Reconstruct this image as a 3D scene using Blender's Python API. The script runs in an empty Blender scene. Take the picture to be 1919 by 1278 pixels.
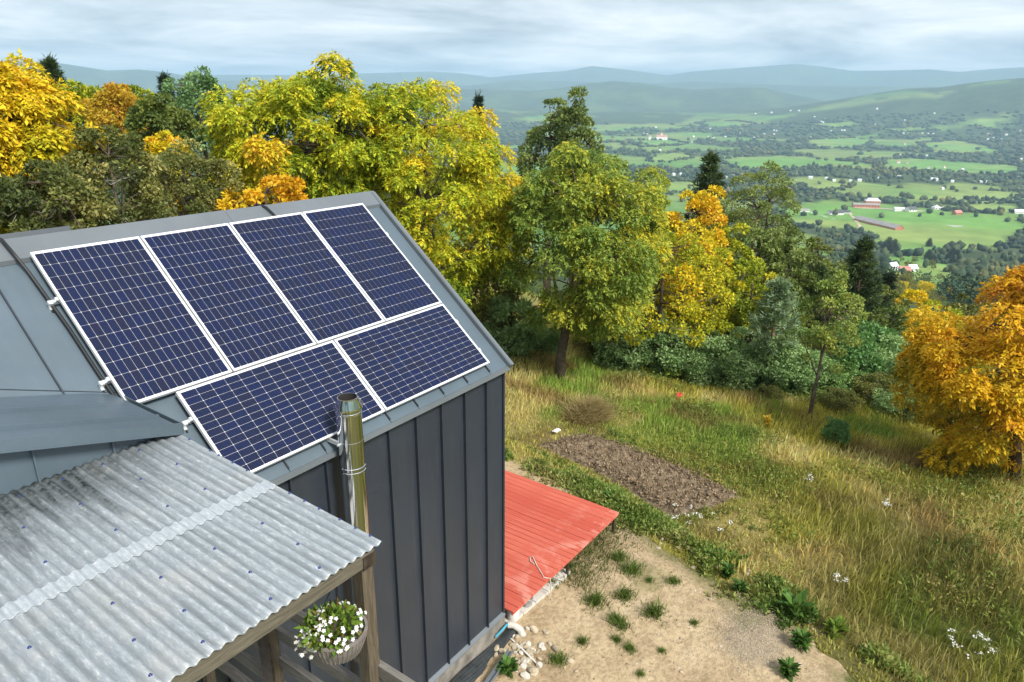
import bpy, math, random
import numpy as np
from mathutils import Vector
random.seed(7)
RNG = np.random.default_rng(7)
S = bpy.context.scene
COL = S.collection

# ------------------------------------------------------------------ camera
IW, IH = 1919.0, 1278.0
FPX, PITCH, ROLL, YAW = 1323.3, 0.3321, 0.0050, 0.9429
CAM = np.array([-8.377, -5.9274, 3.6522])
_F = np.array([math.sin(YAW)*math.cos(PITCH), math.cos(YAW)*math.cos(PITCH), -math.sin(PITCH)])
_R0 = np.array([math.cos(YAW), -math.sin(YAW), 0.0])
_U0 = np.cross(_R0, _F)
_R = _R0*math.cos(ROLL) + _U0*math.sin(ROLL)
_U = _U0*math.cos(ROLL) - _R0*math.sin(ROLL)
cd = bpy.data.cameras.new('camera'); cam = bpy.data.objects.new('camera', cd); COL.objects.link(cam)
cd.sensor_width = 36.0; cd.lens = FPX/IW*36.0; cd.clip_start = 0.1; cd.clip_end = 90000
from mathutils import Matrix
cam.matrix_world = Matrix(((_R[0], _U[0], -_F[0], CAM[0]), (_R[1], _U[1], -_F[1], CAM[1]), (_R[2], _U[2], -_F[2], CAM[2]), (0, 0, 0, 1)))
S.camera = cam

# ------------------------------------------------------------------ world, sun, exposure
SUN = np.array([-0.16, -0.80, 0.76]); SUN /= np.linalg.norm(SUN)
world = bpy.data.worlds.new('World'); S.world = world; world.use_nodes = True
wt = world.node_tree; wt.nodes.clear()
def wn(t, **k):
    n = wt.nodes.new(t)
    for a, b in k.items(): setattr(n, a, b)
    return n
wo = wn('ShaderNodeOutputWorld'); bg = wn('ShaderNodeBackground'); bg.inputs[1].default_value = 0.1
sky = wn('ShaderNodeTexSky', sky_type='NISHITA', sun_disc=False)
sky.sun_elevation = math.asin(SUN[2]); sky.sun_rotation = math.atan2(SUN[0], SUN[1]); sky.altitude = 500; sky.dust_density = 2.0
tc = wn('ShaderNodeTexCoord'); sep = wn('ShaderNodeSeparateXYZ'); wt.links.new(tc.outputs['Generated'], sep.inputs[0])
def wmath(op, a, b=None):
    n = wn('ShaderNodeMath', operation=op)
    for i, v in enumerate((a, b)):
        if v is None: continue
        if isinstance(v, (int, float)): n.inputs[i].default_value = v
        else: wt.links.new(v, n.inputs[i])
    return n.outputs[0]
zc = wmath('ADD', wmath('MAXIMUM', sep.outputs[2], 0.0), 0.085)
comb = wn('ShaderNodeCombineXYZ')
wt.links.new(wmath('DIVIDE', sep.outputs[0], zc), comb.inputs[0]); wt.links.new(wmath('DIVIDE', sep.outputs[1], zc), comb.inputs[1])
mp = wn('ShaderNodeMapping'); mp.inputs['Rotation'].default_value = (0, 0, 0.55); mp.inputs['Scale'].default_value = (0.36, 0.40, 1)
wt.links.new(comb.outputs[0], mp.inputs[0])
n1 = wn('ShaderNodeTexNoise'); n1.inputs['Scale'].default_value = 1.25; n1.inputs['Detail'].default_value = 9; n1.inputs['Roughness'].default_value = 0.58; n1.inputs['Distortion'].default_value = 0.35
wt.links.new(mp.outputs[0], n1.inputs['Vector'])
rmp = wn('ShaderNodeValToRGB'); wt.links.new(n1.outputs['Fac'], rmp.inputs[0])
cr = rmp.color_ramp; cr.elements[0].position = 0.36; cr.elements[0].color = (2.9, 3.3, 3.7, 1)
cr.elements[1].position = 0.66; cr.elements[1].color = (10.2, 10.0, 9.7, 1)
e = cr.elements.new(0.50); e.color = (6.0, 6.4, 6.7, 1)
n2 = wn('ShaderNodeTexNoise'); n2.inputs['Scale'].default_value = 0.55; n2.inputs['Detail'].default_value = 3
wt.links.new(mp.outputs[0], n2.inputs['Vector'])
cov = wn('ShaderNodeMapRange'); cov.inputs[1].default_value = 0.35; cov.inputs[2].default_value = 0.6; cov.inputs[3].default_value = 0.82; cov.inputs[4].default_value = 1.0
wt.links.new(n2.outputs['Fac'], cov.inputs[0])
mix = wn('ShaderNodeMix', data_type='RGBA'); wt.links.new(cov.outputs[0], mix.inputs[0]); wt.links.new(sky.outputs[0], mix.inputs[6]); wt.links.new(rmp.outputs[0], mix.inputs[7])
wt.links.new(mix.outputs[2], bg.inputs[0]); wt.links.new(bg.outputs[0], wo.inputs[0])

sl = bpy.data.lights.new('sun', 'SUN'); sl.energy = 4.2; sl.angle = math.radians(15); sl.color = (1.0, 0.95, 0.86)
so = bpy.data.objects.new('sun', sl); COL.objects.link(so); so.location = (0, 0, 60)
so.rotation_euler = Vector(SUN.tolist()).to_track_quat('Z', 'Y').to_euler()
S.view_settings.view_transform = 'Standard'; S.view_settings.look = 'None'; S.view_settings.gamma = 1; S.view_settings.exposure = 0.52
S.view_settings.use_curve_mapping = False
S.render.engine = 'CYCLES'
S.cycles.max_bounces = 6; S.cycles.diffuse_bounces = 3; S.cycles.glossy_bounces = 3; S.cycles.transmission_bounces = 4
S.cycles.transparent_max_bounces = 6; S.cycles.volume_bounces = 1; S.cycles.use_denoising = True
S.cycles.sample_clamp_indirect = 4.0

# ------------------------------------------------------------------ maths helpers
def ray(px, py):
    px = np.asarray(px, float); py = np.asarray(py, float)
    return _F + _R*((px-IW/2)/FPX)[..., None] - _U*((py-IH/2)/FPX)[..., None]
def ray1(px, py): return _F + _R*((px-IW/2)/FPX) - _U*((py-IH/2)/FPX)
def at_dist(px, py, r):
    d = ray1(px, py); return CAM + d*(r/math.hypot(d[0], d[1]))
def hsh(ix, iy, seed):
    h = (ix.astype(np.int64)*374761393 + iy.astype(np.int64)*668265263 + seed*144269)
    h = (h ^ (h >> 13))*1274126177
    h = h ^ (h >> 16)
    return (h & 0xffff)/65535.0
def vnoise(x, y, s=1.0, seed=0):
    x = np.asarray(x, float)/s; y = np.asarray(y, float)/s
    ix = np.floor(x); iy = np.floor(y); fx = x-ix; fy = y-iy
    fx = fx*fx*(3-2*fx); fy = fy*fy*(3-2*fy)
    a = hsh(ix, iy, seed); b = hsh(ix+1, iy, seed); c = hsh(ix, iy+1, seed); d = hsh(ix+1, iy+1, seed)
    return (a*(1-fx)+b*fx)*(1-fy) + (c*(1-fx)+d*fx)*fy
def fbm(x, y, s, seed=0, o=4, g=0.5):
    t = 0; a = 1; n = 0
    for i in range(o):
        t = t + a*vnoise(x, y, s/2**i, seed+i*17); n += a; a *= g
    return t/n
def sstep(a, b, x):
    t = np.clip((x-a)/(b-a), 0, 1); return t*t*(3-2*t)
def polysd(x, y, poly):
    """signed distance to polygon, positive inside"""
    x = np.asarray(x, float); y = np.asarray(y, float); P = np.asarray(poly)
    d = np.full(x.shape, 1e18); ins = np.zeros(x.shape, bool); n = len(P)
    for i in range(n):
        ax, ay = P[i]; bx, by = P[(i+1) % n]; ex, ey = bx-ax, by-ay
        t = np.clip(((x-ax)*ex+(y-ay)*ey)/(ex*ex+ey*ey+1e-12), 0, 1)
        d = np.minimum(d, (x-ax-t*ex)**2+(y-ay-t*ey)**2)
        c = (ay > y) != (by > y)
        with np.errstate(divide='ignore', invalid='ignore'):
            ins ^= c & (x < (bx-ax)*(y-ay)/(by-ay+1e-18)+ax)
    d = np.sqrt(d); return np.where(ins, d, -d)

# ------------------------------------------------------------------ terrain function
RP = np.array([(0, -5.0), (9, -5.05), (13, -5.15), (18, -5.5), (25, -6.3), (30, -7.2), (36, -8.9), (45, -12.5), (60, -18.5), (100, -31), (150, -42), (300, -68), (600, -125), (1000, -183), (1300, -205), (2000, -213), (3500, -217), (6000, -205), (9000, -190), (60000, -190)])
LP = np.array([(0, -5.0), (20, -5.15), (30, -5.6), (45, -7.5), (60, -11), (100, -22), (200, -48), (300, -70), (600, -125), (1000, -183), (1300, -205), (2000, -213), (3500, -217), (6000, -205), (9000, -190), (60000, -190)])
def px_dir(x, y):
    d = ray1(x, y); h = math.hypot(d[0], d[1])
    az = math.atan2(d[0], d[1])-YAW
    return az, d[2]/h
RIDGES = [
 (6500, 1400, [(-200, 205), (900, 205), (1300, 212), (1400, 208), (1480, 200), (1560, 188), (1640, 175), (1700, 166), (1760, 164), (1800, 158), (1850, 152), (1919, 146), (2100, 140)]),
 (8500, 1600, [(-200, 150), (400, 175), (870, 166), (940, 168), (1000, 170), (1050, 165), (1100, 156), (1150, 152), (1200, 155), (1250, 163), (1300, 168), (1380, 164), (1430, 164), (1480, 176), (1560, 192), (1919, 195), (2100, 195)]),
 (11500, 2000, [(-200, 112), (30, 115), (110, 118), (200, 132), (260, 130), (310, 135), (400, 150), (700, 158), (880, 160), (960, 150), (1060, 152), (1200, 158), (1300, 152), (1500, 160), (1919, 165), (2100, 165)]),
 (15000, 2500, [(-200, 140), (200, 140), (600, 140), (805, 134), (860, 137), (920, 145), (960, 141), (1000, 137), (1060, 133), (1110, 124), (1150, 128), (1200, 134), (1250, 141), (1300, 134), (1350, 130), (1420, 125), (1490, 120), (1540, 125), (1600, 133), (1680, 132), (1740, 130), (1800, 135), (1850, 130), (1919, 126), (2100, 130)]),
]
RID = []
for D, wd, pts in RIDGES:
    a = np.array([px_dir(*p) for p in pts]); RID.append((D, wd, a[:, 0], CAM[2]+D*a[:, 1]))
BANK = None
def terrain(x, y):
    x = np.asarray(x, float); y = np.asarray(y, float)
    dx = x-CAM[0]; dy = y-CAM[1]; r = np.hypot(dx, dy); az = np.arctan2(dx, dy)-YAW
    az = (az+math.pi) % (2*math.pi)-math.pi
    w = sstep(math.radians(-4), math.radians(15), az)
    zr = np.interp(r, RP[:, 0], RP[:, 1]); zl = np.interp(r, LP[:, 0], LP[:, 1])
    z = zr*w + zl*(1-w)
    back = sstep(math.radians(60), math.radians(110), np.abs(az))
    z = z*(1-back) + np.maximum(z, -5-0.02*r)*back
    z = z + (fbm(x, y, 9, 3, 3)-0.5)*0.5*sstep(13, 25, r)*(1-sstep(200, 400, r))
    z = z + (fbm(x, y, 60, 5, 3)-0.5)*7*sstep(60, 200, r)
    z = z + (fbm(x, y, 520, 9, 3)-0.5)*44*sstep(1300, 2600, r)
    if BANK is not None:
        near = r < 40
        if near.any():
            sd = polysd(x[near], y[near], BANK)
            dz = np.zeros(x.shape); dz[near] = -0.45*sstep(0.0, 1.3, -sd)*(1-sstep(28, 40, r[near]))
            z = z+dz
    for D, wd, A, Z in RID:
        crest = np.interp(az, A, Z); k = np.exp(-((r-D)/wd)**2)
        rough = (fbm(x, y, 1500, 21+D % 97, 4)-0.5)*2
        k2 = np.clip(k + rough*0.35*k*(1-k)*2, 0, 1)
        z = np.maximum(z, -215+(crest+215)*k2)
    return z
def ground_hit(px, py, rmin=6, rmax=30000, n=900):
    d = ray1(px, py); h = math.hypot(d[0], d[1])
    r = np.geomspace(rmin, rmax, n); P = CAM[None]+d[None]*(r/h)[:, None]
    below = P[:, 2] < terrain(P[:, 0], P[:, 1])
    if not below.any(): return None
    i = int(np.argmax(below))
    if i == 0: return P[0]
    r = np.linspace(r[i-1], r[i], 60); P = CAM[None]+d[None]*(r/h)[:, None]
    i = int(np.argmax(P[:, 2] < terrain(P[:, 0], P[:, 1])))
    p = P[i].copy(); p[2] = terrain(p[:1], p[1:2])[0]; return p
def gpoly(pts):
    return np.array([ground_hit(*p)[:2] for p in pts])
YARD = gpoly([(700, 900), (946, 836), (1010, 868), (1130, 935), (1180, 968), (1250, 1015), (1330, 1050), (1420, 1105), (1500, 1150), (1570, 1205), (1660, 1276), (1740, 1350), (900, 1700), (300, 1700), (500, 1000)])
BANK = YARD
SOIL = gpoly([(700, 920), (946, 858), (1000, 872), (1060, 900), (1175, 975), (1240, 1030), (1330, 1075), (1420, 1130), (1500, 1175), (1580, 1245), (1640, 1310), (1700, 1400), (900, 1700), (300, 1700), (500, 1040)])
PLOT = gpoly([(1008, 834), (1100, 814), (1180, 838), (1290, 882), (1385, 932), (1330, 952), (1262, 968), (1150, 905), (1080, 868)])
def gsurf(px, py):
    g = ground_hit(px, py); k = float(sstep(0.1, 0.5, polysd(g[:1], g[1:2], SOIL))[0]); g[2] += k*(0.047+float(yard_h(g[:1], g[1:2])[0])); return g
MOWN = gpoly([(950, 800), (1060, 770), (1170, 785), (1290, 850), (1400, 900), (1480, 985), (1460, 1040), (1330, 1010), (1240, 990), (1100, 905), (950, 830)])

# ------------------------------------------------------------------ object helpers
def mesh_np(name, V, F, col=None, smooth=False, attrs=None):
    V = np.asarray(V, np.float32); F = np.asarray(F, np.int32)
    me = bpy.data.meshes.new(name); k = F.shape[1]
    me.vertices.add(len(V)); me.vertices.foreach_set('co', V.ravel())
    me.loops.add(F.size); me.loops.foreach_set('vertex_index', F.ravel())
    me.polygons.add(len(F)); me.polygons.foreach_set('loop_start', np.arange(0, F.size, k, dtype=np.int32))
    me.polygons.foreach_set('loop_total', np.full(len(F), k, np.int32))
    if smooth: me.polygons.foreach_set('use_smooth', np.ones(len(F), bool))
    if col is not None:
        a = me.attributes.new('col', 'FLOAT_COLOR', 'POINT')
        c = np.ones((len(V), 4), np.float32); c[:, :3] = col; a.data.foreach_set('color', c.ravel())
    for n_, v in (attrs or {}).items():
        a = me.attributes.new(n_, 'FLOAT', 'POINT'); a.data.foreach_set('value', np.asarray(v, np.float32))
    me.update(calc_edges=True); me.validate(); return me
class MB:
    def __init__(s): s.v = []; s.f = []; s.sm = False
    def quadbox(s, o, a, b, c):
        o, a, b, c = [np.asarray(q, float) for q in (o, a, b, c)]
        if np.dot(np.cross(a, b), c) < 0: a, b = b, a
        n = len(s.v)
        for i in (0, 1):
            for (p, q) in ((0, 0), (1, 0), (1, 1), (0, 1)): s.v.append(tuple(o+a*p+b*q+c*i))
        s.f += [(n+3, n+2, n+1, n), (n+4, n+5, n+6, n+7), (n, n+1, n+5, n+4), (n+1, n+2, n+6, n+5), (n+2, n+3, n+7, n+6), (n+3, n, n+4, n+7)]
        return s
    def box(s, x0, x1, y0, y1, z0, z1): return s.quadbox((x0, y0, z0), (x1-x0, 0, 0), (0, y1-y0, 0), (0, 0, z1-z0))
    def tube(s, pts, rad, n=8, cap=True):
        pts = [np.asarray(p, float) for p in pts]; b = len(s.v)
        if isinstance(rad, (int, float)): rad = [rad]*len(pts)
        prev = None
        for i, p in enumerate(pts):
            t = pts[min(i+1, len(pts)-1)]-pts[max(i-1, 0)]; t = t/(np.linalg.norm(t)+1e-9)
            if prev is None:
                u = np.cross(t, (0, 0, 1)); u = u if np.linalg.norm(u) > 1e-3 else np.cross(t, (1, 0, 0))
            else: u = prev-t*np.dot(prev, t)
            u /= np.linalg.norm(u)+1e-9; prev = u; w = np.cross(t, u)
            for k in range(n):
                a = 2*math.pi*k/n; s.v.append(tuple(p+rad[i]*(math.cos(a)*u+math.sin(a)*w)))
        for i in range(len(pts)-1):
            for k in range(n):
                k2 = (k+1) % n; s.f.append((b+i*n+k2, b+i*n+k, b+(i+1)*n+k, b+(i+1)*n+k2))
        if cap:
            s.f.append(tuple(b+k for k in range(n))); s.f.append(tuple(b+(len(pts)-1)*n+k for k in reversed(range(n))))
        return s
    def lathe(s, prof, c, n=24):
        b = len(s.v); c = np.asarray(c, float)
        for (r, z) in prof:
            for k in range(n):
                a = 2*math.pi*k/n; s.v.append((c[0]+r*math.cos(a), c[1]+r*math.sin(a), c[2]+z))
        for i in range(len(prof)-1):
            for k in range(n):
                k2 = (k+1) % n; s.f.append((b+i*n+k, b+i*n+k2, b+(i+1)*n+k2, b+(i+1)*n+k))
        return s
    def prism(s, poly, d):
        b = len(s.v); m = len(poly); d = np.asarray(d, float)
        for p in poly: s.v.append(tuple(p))
        for p in poly: s.v.append(tuple(np.asarray(p, float)+d))
        s.f.append(tuple(range(b+m-1, b-1, -1))); s.f.append(tuple(range(b+m, b+2*m)))
        for i in range(m):
            j = (i+1) % m; s.f.append((b+i, b+j, b+m+j, b+m+i))
        return s
    def mesh(s, name, smooth=False, origin=(0, 0, 0)):
        me = bpy.data.meshes.new(name); o = np.asarray(origin, float)
        me.from_pydata([tuple(np.asarray(v)-o) for v in s.v], [], s.f); me.update()
        if smooth:
            for p in me.polygons: p.use_smooth = True
        return me
def link(name, me, mat=None, parent=None, loc=None):
    o = bpy.data.objects.new(name, me); COL.objects.link(o)
    if mat and me and not me.materials: me.materials.append(mat)
    if parent: o.parent = parent
    if loc is not None: o.location = tuple(float(c) for c in loc)
    return o
def part(name, mb, mat, parent, smooth=False):
    """mb in world coordinates; parent is an Empty without rotation"""
    w = np.asarray(parent.location, float) if parent else np.zeros(3)
    p = parent.parent if parent else None
    while p: w = w+np.asarray(p.location, float); p = p.parent
    me = mb.mesh(name, smooth, w); o = link(name, me, mat, parent)
    if smooth:
        try: me.set_sharp_from_angle(angle=math.radians(40))
        except Exception: pass
    return o
def tag(o, label, cat, group=None, kind=None):
    o['label'] = label; o['category'] = cat
    if group: o['group'] = group
    if kind: o['kind'] = kind
    return o
def thing(name, label, cat, loc=(0, 0, 0), group=None):
    o = bpy.data.objects.new(name, None); COL.objects.link(o); o.location = tuple(float(c) for c in loc); o.empty_display_size = 0.2
    return tag(o, label, cat, group)
def struct(name, me, mat):
    o = link(name, me, mat); o['kind'] = 'structure'; return o

# ------------------------------------------------------------------ materials
class NT:
    def __init__(s, name):
        s.m = bpy.data.materials.new(name); s.m.use_nodes = True; s.t = s.m.node_tree
        s.b = s.t.nodes['Principled BSDF']; s.out = s.t.nodes['Material Output']
    def n(s, t, **k):
        n = s.t.nodes.new(t)
        for a, b in k.items():
            if a in n.inputs and not hasattr(n, a): n.inputs[a].default_value = b
            else: setattr(n, a, b)
        return n
    def l(s, a, b): s.t.links.new(a, b)
    def set(s, **k):
        for a, v in k.items(): s.b.inputs[a.replace('_', ' ')].default_value = v
    def coord(s, scale=(1, 1, 1), src='Object', rot=(0, 0, 0)):
        c = s.n('ShaderNodeTexCoord'); m = s.n('ShaderNodeMapping'); m.inputs['Scale'].default_value = scale; m.inputs['Rotation'].default_value = rot
        if src == 'World':
            g = s.n('ShaderNodeNewGeometry'); s.l(g.outputs['Position'], m.inputs[0])
        else: s.l(c.outputs[src], m.inputs[0])
        return m.outputs[0]
    def noise(s, vec, scale, detail=4, rough=0.55, dist=0.0):
        n = s.n('ShaderNodeTexNoise'); n.inputs['Scale'].default_value = scale; n.inputs['Detail'].default_value = detail
        n.inputs['Roughness'].default_value = rough; n.inputs['Distortion'].default_value = dist; s.l(vec, n.inputs['Vector']); return n.outputs['Fac']
    def ramp(s, fac, stops):
        r = s.n('ShaderNodeValToRGB'); s.l(fac, r.inputs[0]); e = r.color_ramp.elements
        e[0].position = stops[0][0]; e[0].color = (*stops[0][1], 1); e[1].position = stops[-1][0]; e[1].color = (*stops[-1][1], 1)
        for p, c in stops[1:-1]:
            q = e.new(p); q.color = (*c, 1)
        return r.outputs[0]
    def mix(s, fac, a, b, mode='MIX'):
        m = s.n('ShaderNodeMix', data_type='RGBA', blend_type=mode)
        for i, v in ((0, fac), (6, a), (7, b)):
            if isinstance(v, (int, float)): m.inputs[i].default_value = v
            elif isinstance(v, tuple): m.inputs[i].default_value = (*v, 1)
            else: s.l(v, m.inputs[i])
        return m.outputs[2]
    def math(s, op, a, b=0.5):
        m = s.n('ShaderNodeMath', operation=op)
        for i, v in ((0, a), (1, b)):
            if isinstance(v, (int, float)): m.inputs[i].default_value = v
            else: s.l(v, m.inputs[i])
        return m.outputs[0]
    def attr(s, name, out='Fac'):
        a = s.n('ShaderNodeAttribute'); a.attribute_name = name; return a.outputs[out]
    def bump(s, h, dist=0.01, strength=0.5):
        b = s.n('ShaderNodeBump'); b.inputs['Distance'].default_value = dist; b.inputs['Strength'].default_value = strength
        s.l(h, b.inputs['Height']); s.l(b.outputs[0], s.b.inputs['Normal']); return b
    def col(s, c): s.l(c, s.b.inputs['Base Color'])
def simple(name, c, rough=0.6, metal=0.0, var=0.15, scale=6.0, bump=0.0, **k):
    t = NT(name); v = t.coord(src='World'); f = t.noise(v, scale, 5)
    lo = tuple(x*(1-var) for x in c); hi = tuple(min(1, x*(1+var)) for x in c)
    t.col(t.ramp(f, [(0.3, lo), (0.7, hi)])); t.set(Roughness=rough, Metallic=metal, **k)
    if bump: t.bump(t.noise(v, scale*6, 4), bump, 0.6)
    return t.m
def leaf_mat(name, trans=0.33, rough=0.55):
    t = NT(name); c = t.attr('col', 'Color'); t.col(c); t.set(Roughness=rough, Specular_IOR_Level=0.25)
    tr = t.n('ShaderNodeBsdfTranslucent'); t.l(t.mix(1.0, c, (1.0, 0.95, 0.55), 'MULTIPLY'), tr.inputs[0])
    ms = t.n('ShaderNodeMixShader'); ms.inputs[0].default_value = trans; t.l(t.b.outputs[0], ms.inputs[1]); t.l(tr.outputs[0], ms.inputs[2]); t.l(ms.outputs[0], t.out.inputs[0])
    return t.m
M = {}
M['leaf'] = leaf_mat('foliage'); M['needle'] = leaf_mat('needles', 0.25, 0.6); M['grass'] = leaf_mat('grass_blades', 0.38, 0.7); M['farleaf'] = leaf_mat('far_foliage', 0.05, 0.8)
M['bark'] = simple('bark', (0.10, 0.075, 0.055), 0.9, 0, 0.5, 9, 0.02); M['palebark'] = simple('pale_bark', (0.45, 0.43, 0.38), 0.85, 0, 0.3, 9, 0.01)
M['pinebark'] = simple('pine_bark', (0.20, 0.12, 0.08), 0.9, 0, 0.4, 8, 0.02); M['twig'] = simple('dead_twig', (0.33, 0.30, 0.26), 0.9, 0, 0.3, 10)
def metal_sheet(name, c, rough):
    t = NT(name); v = t.coord(src='World'); f = t.noise(v, 0.8, 3); g = t.noise(v, 14, 6)
    base = t.ramp(f, [(0.3, tuple(x*0.88 for x in c)), (0.7, tuple(x*1.12 for x in c))])
    st = t.ramp(t.noise(t.coord((7, 0.5, 0.5), 'World'), 1.6, 6, 0.65), [(0.50, (0, 0, 0)), (0.72, (1, 1, 1))])
    t.col(t.mix(t.math('ADD', t.math('MULTIPLY', g, 0.05), t.math('MULTIPLY', st, 0.035)), base, (0.30, 0.31, 0.31)))
    t.set(Metallic=0.0, Specular_IOR_Level=0.55, Coat_Weight=0.15, Coat_Roughness=0.35)
    r = t.n('ShaderNodeMapRange'); t.l(g, r.inputs[0]); r.inputs[3].default_value = rough-0.07; r.inputs[4].default_value = rough+0.09; t.l(r.outputs[0], t.b.inputs['Roughness'])
    t.bump(t.noise(v, 1.7, 2), 0.012, 0.35)
    return t.m
M['roofmetal'] = metal_sheet('grey_roof_metal', (0.078, 0.112, 0.142), 0.40)
M['wallmetal'] = metal_sheet('anthracite_wall_metal', (0.017, 0.024, 0.038), 0.46)
M['trimmetal'] = metal_sheet('grey_trim_metal', (0.125, 0.145, 0.165), 0.38)
M['alu'] = simple('white_aluminium', (0.78, 0.79, 0.81), 0.35, 0.25, 0.05, 3)
M['bracket'] = simple('bracket_aluminium', (0.75, 0.77, 0.78), 0.3, 0.6, 0.08, 9)
M['black'] = simple('black_cable', (0.012, 0.013, 0.015), 0.45, 0, 0.2, 20)
# solar cell
t = NT('solar_cell'); oi = t.n('ShaderNodeObjectInfo'); v = t.coord((1, 1, 1))
base = t.ramp(oi.outputs['Random'], [(0.0, (0.0015, 0.0075, 0.048)), (0.5, (0.002, 0.0075, 0.038)), (1.0, (0.005, 0.008, 0.032))])
sx = t.n('ShaderNodeSeparateXYZ'); t.l(v, sx.inputs[0])
def dots(a, per): return t.math('LESS_THAN', t.math('ABSOLUTE', t.math('SUBTRACT', t.math('FRACT', t.math('MULTIPLY', a, 1/per)), 0.5)), 0.10)
dm = t.math('MULTIPLY', dots(sx.outputs[0], 0.0165), dots(sx.outputs[1], 0.016))
t.col(t.mix(t.math('MULTIPLY', dm, 0.35), base, (0.36, 0.38, 0.42)))
t.set(Roughness=0.4, Coat_Weight=0.55, Coat_Roughness=0.05, Coat_IOR=1.35, Specular_IOR_Level=0.15); M['cell'] = t.m
t = NT('panel_backsheet'); t.set(Base_Color=(0.70, 0.71, 0.74, 1), Roughness=0.4, Coat_Weight=0.8, Coat_Roughness=0.06); M['back'] = t.m
# polished steel
t = NT('polished_steel'); v = t.coord((1, 1, 0.06), 'World'); t.set(Base_Color=(0.80, 0.80, 0.80, 1), Metallic=1.0)
r = t.n('ShaderNodeMapRange'); t.l(t.noise(v, 25, 4), r.inputs[0]); r.inputs[3].default_value = 0.05; r.inputs[4].default_value = 0.16; t.l(r.outputs[0], t.b.inputs['Roughness'])
t.bump(t.noise(t.coord((1, 1, 0.25), 'World'), 5, 2), 0.006, 0.4); M['steel'] = t.m
M['soot'] = simple('soot', (0.02, 0.017, 0.015), 0.95)
# corrugated sheet
t = NT('corrugated_fibreglass'); v = t.coord(src='World'); g = t.noise(t.coord((1, 0.22, 1), 'World'), 60, 6, 0.72); b = t.noise(v, 2.2, 4)
geo = t.n('ShaderNodeNewGeometry'); sp = t.n('ShaderNodeSeparateXYZ'); t.l(geo.outputs['Position'], sp.inputs[0])
streak = t.noise(t.coord((9, 0.7, 1), 'World'), 1.4, 5, 0.6)
fib = t.noise(t.coord((1, 0.12, 1), 'World'), 70, 5, 0.7)
c0 = t.ramp(g, [(0.36, (0.29, 0.335, 0.375)), (0.55, (0.40, 0.445, 0.485)), (0.68, (0.64, 0.67, 0.70))])
c0 = t.mix(t.math('MULTIPLY', t.ramp(fib, [(0.45, (0, 0, 0)), (0.7, (1, 1, 1))]), 0.35), c0, (0.34, 0.39, 0.43))
c0 = t.mix(t.math('MULTIPLY', t.ramp(b, [(0.52, (0, 0, 0)), (0.68, (1, 1, 1))]), 0.28), c0, (0.62, 0.57, 0.51))
mr = t.n('ShaderNodeMapRange'); t.l(t.math('ADD', sp.outputs[1], t.math('MULTIPLY', t.math('SUBTRACT', streak, 0.5), 2.4)), mr.inputs[0]); mr.inputs[1].default_value = -1.05; mr.inputs[2].default_value = -0.2; mr.inputs[3].default_value = 0; mr.inputs[4].default_value = 1
mx = t.n('ShaderNodeMapRange'); t.l(sp.outputs[0], mx.inputs[0]); mx.inputs[1].default_value = -5.6; mx.inputs[2].default_value = -6.4; mx.inputs[3].default_value = 0.25; mx.inputs[4].default_value = 1
dirt = t.math('MULTIPLY', t.math('MULTIPLY', mr.outputs[0], mx.outputs[0]), t.ramp(t.noise(v, 16, 5, 0.7), [(0.35, (0.6, 0.6, 0.6)), (0.6, (1, 1, 1))]))
c0 = t.mix(dirt, c0, (0.018, 0.024, 0.023))
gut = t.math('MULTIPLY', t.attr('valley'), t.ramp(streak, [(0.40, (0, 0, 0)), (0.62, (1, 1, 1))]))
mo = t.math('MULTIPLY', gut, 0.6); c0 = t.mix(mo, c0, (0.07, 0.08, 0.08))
c0 = t.mix(t.math('MULTIPLY', t.attr('valley'), 0.42), c0, (0.20, 0.235, 0.265))  # rib shading painted in: every trough of the corrugation made darker for contrast
t.col(c0); t.set(Roughness=0.36, Specular_IOR_Level=0.5); t.bump(g, 0.003, 0.35)
tr = t.n('ShaderNodeBsdfTranslucent'); t.l(c0, tr.inputs[0]); ms = t.n('ShaderNodeMixShader'); ms.inputs[0].default_value = 0.22
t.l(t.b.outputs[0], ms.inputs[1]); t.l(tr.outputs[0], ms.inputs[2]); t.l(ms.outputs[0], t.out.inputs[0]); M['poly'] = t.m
t = NT('lapped_fibreglass'); g = t.noise(t.coord((1, 0.22, 1), 'World'), 60, 6, 0.72); t.col(t.ramp(g, [(0.34, (0.29, 0.33, 0.365)), (0.54, (0.36, 0.40, 0.44)), (0.70, (0.50, 0.53, 0.56))])); t.set(Roughness=0.45); M['lap'] = t.m
M['bluescrew'] = simple('blue_screw', (0.015, 0.03, 0.16), 0.4)
def wood(name, a, b, scale, rough=0.75, spec=0.3, src='Object'):
    t = NT(name); v = t.coord(scale, src); f = t.noise(v, 3.0, 7, 0.62, 1.2); g = t.noise(t.coord((1, 1, 1), 'World'), 2.3, 3)
    t.col(t.mix(t.math('MULTIPLY', g, 0.4), t.ramp(f, [(0.3, a), (0.7, b)]), a)); t.set(Roughness=rough, Specular_IOR_Level=spec); t.bump(f, 0.006, 0.5); return t.m
M['weather'] = wood('weathered_wood', (0.085, 0.075, 0.060), (0.24, 0.21, 0.165), (6, 6, 6))
M['weatherz'] = wood('weathered_post', (0.055, 0.045, 0.032), (0.17, 0.135, 0.092), (14, 14, 1.2))
M['weathery'] = wood('weathered_rail', (0.10, 0.094, 0.085), (0.26, 0.24, 0.215), (14, 1.2, 14))
M['weatherx'] = wood('weathered_beam', (0.075, 0.068, 0.050), (0.20, 0.175, 0.13), (1.2, 14, 14))
t = NT('red_deck_paint'); v = t.coord((13, 0.8, 13)); f = t.noise(v, 2.6, 7, 0.6, 0.8); vw = t.coord(src='World'); oi = t.n('ShaderNodeObjectInfo')
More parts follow.
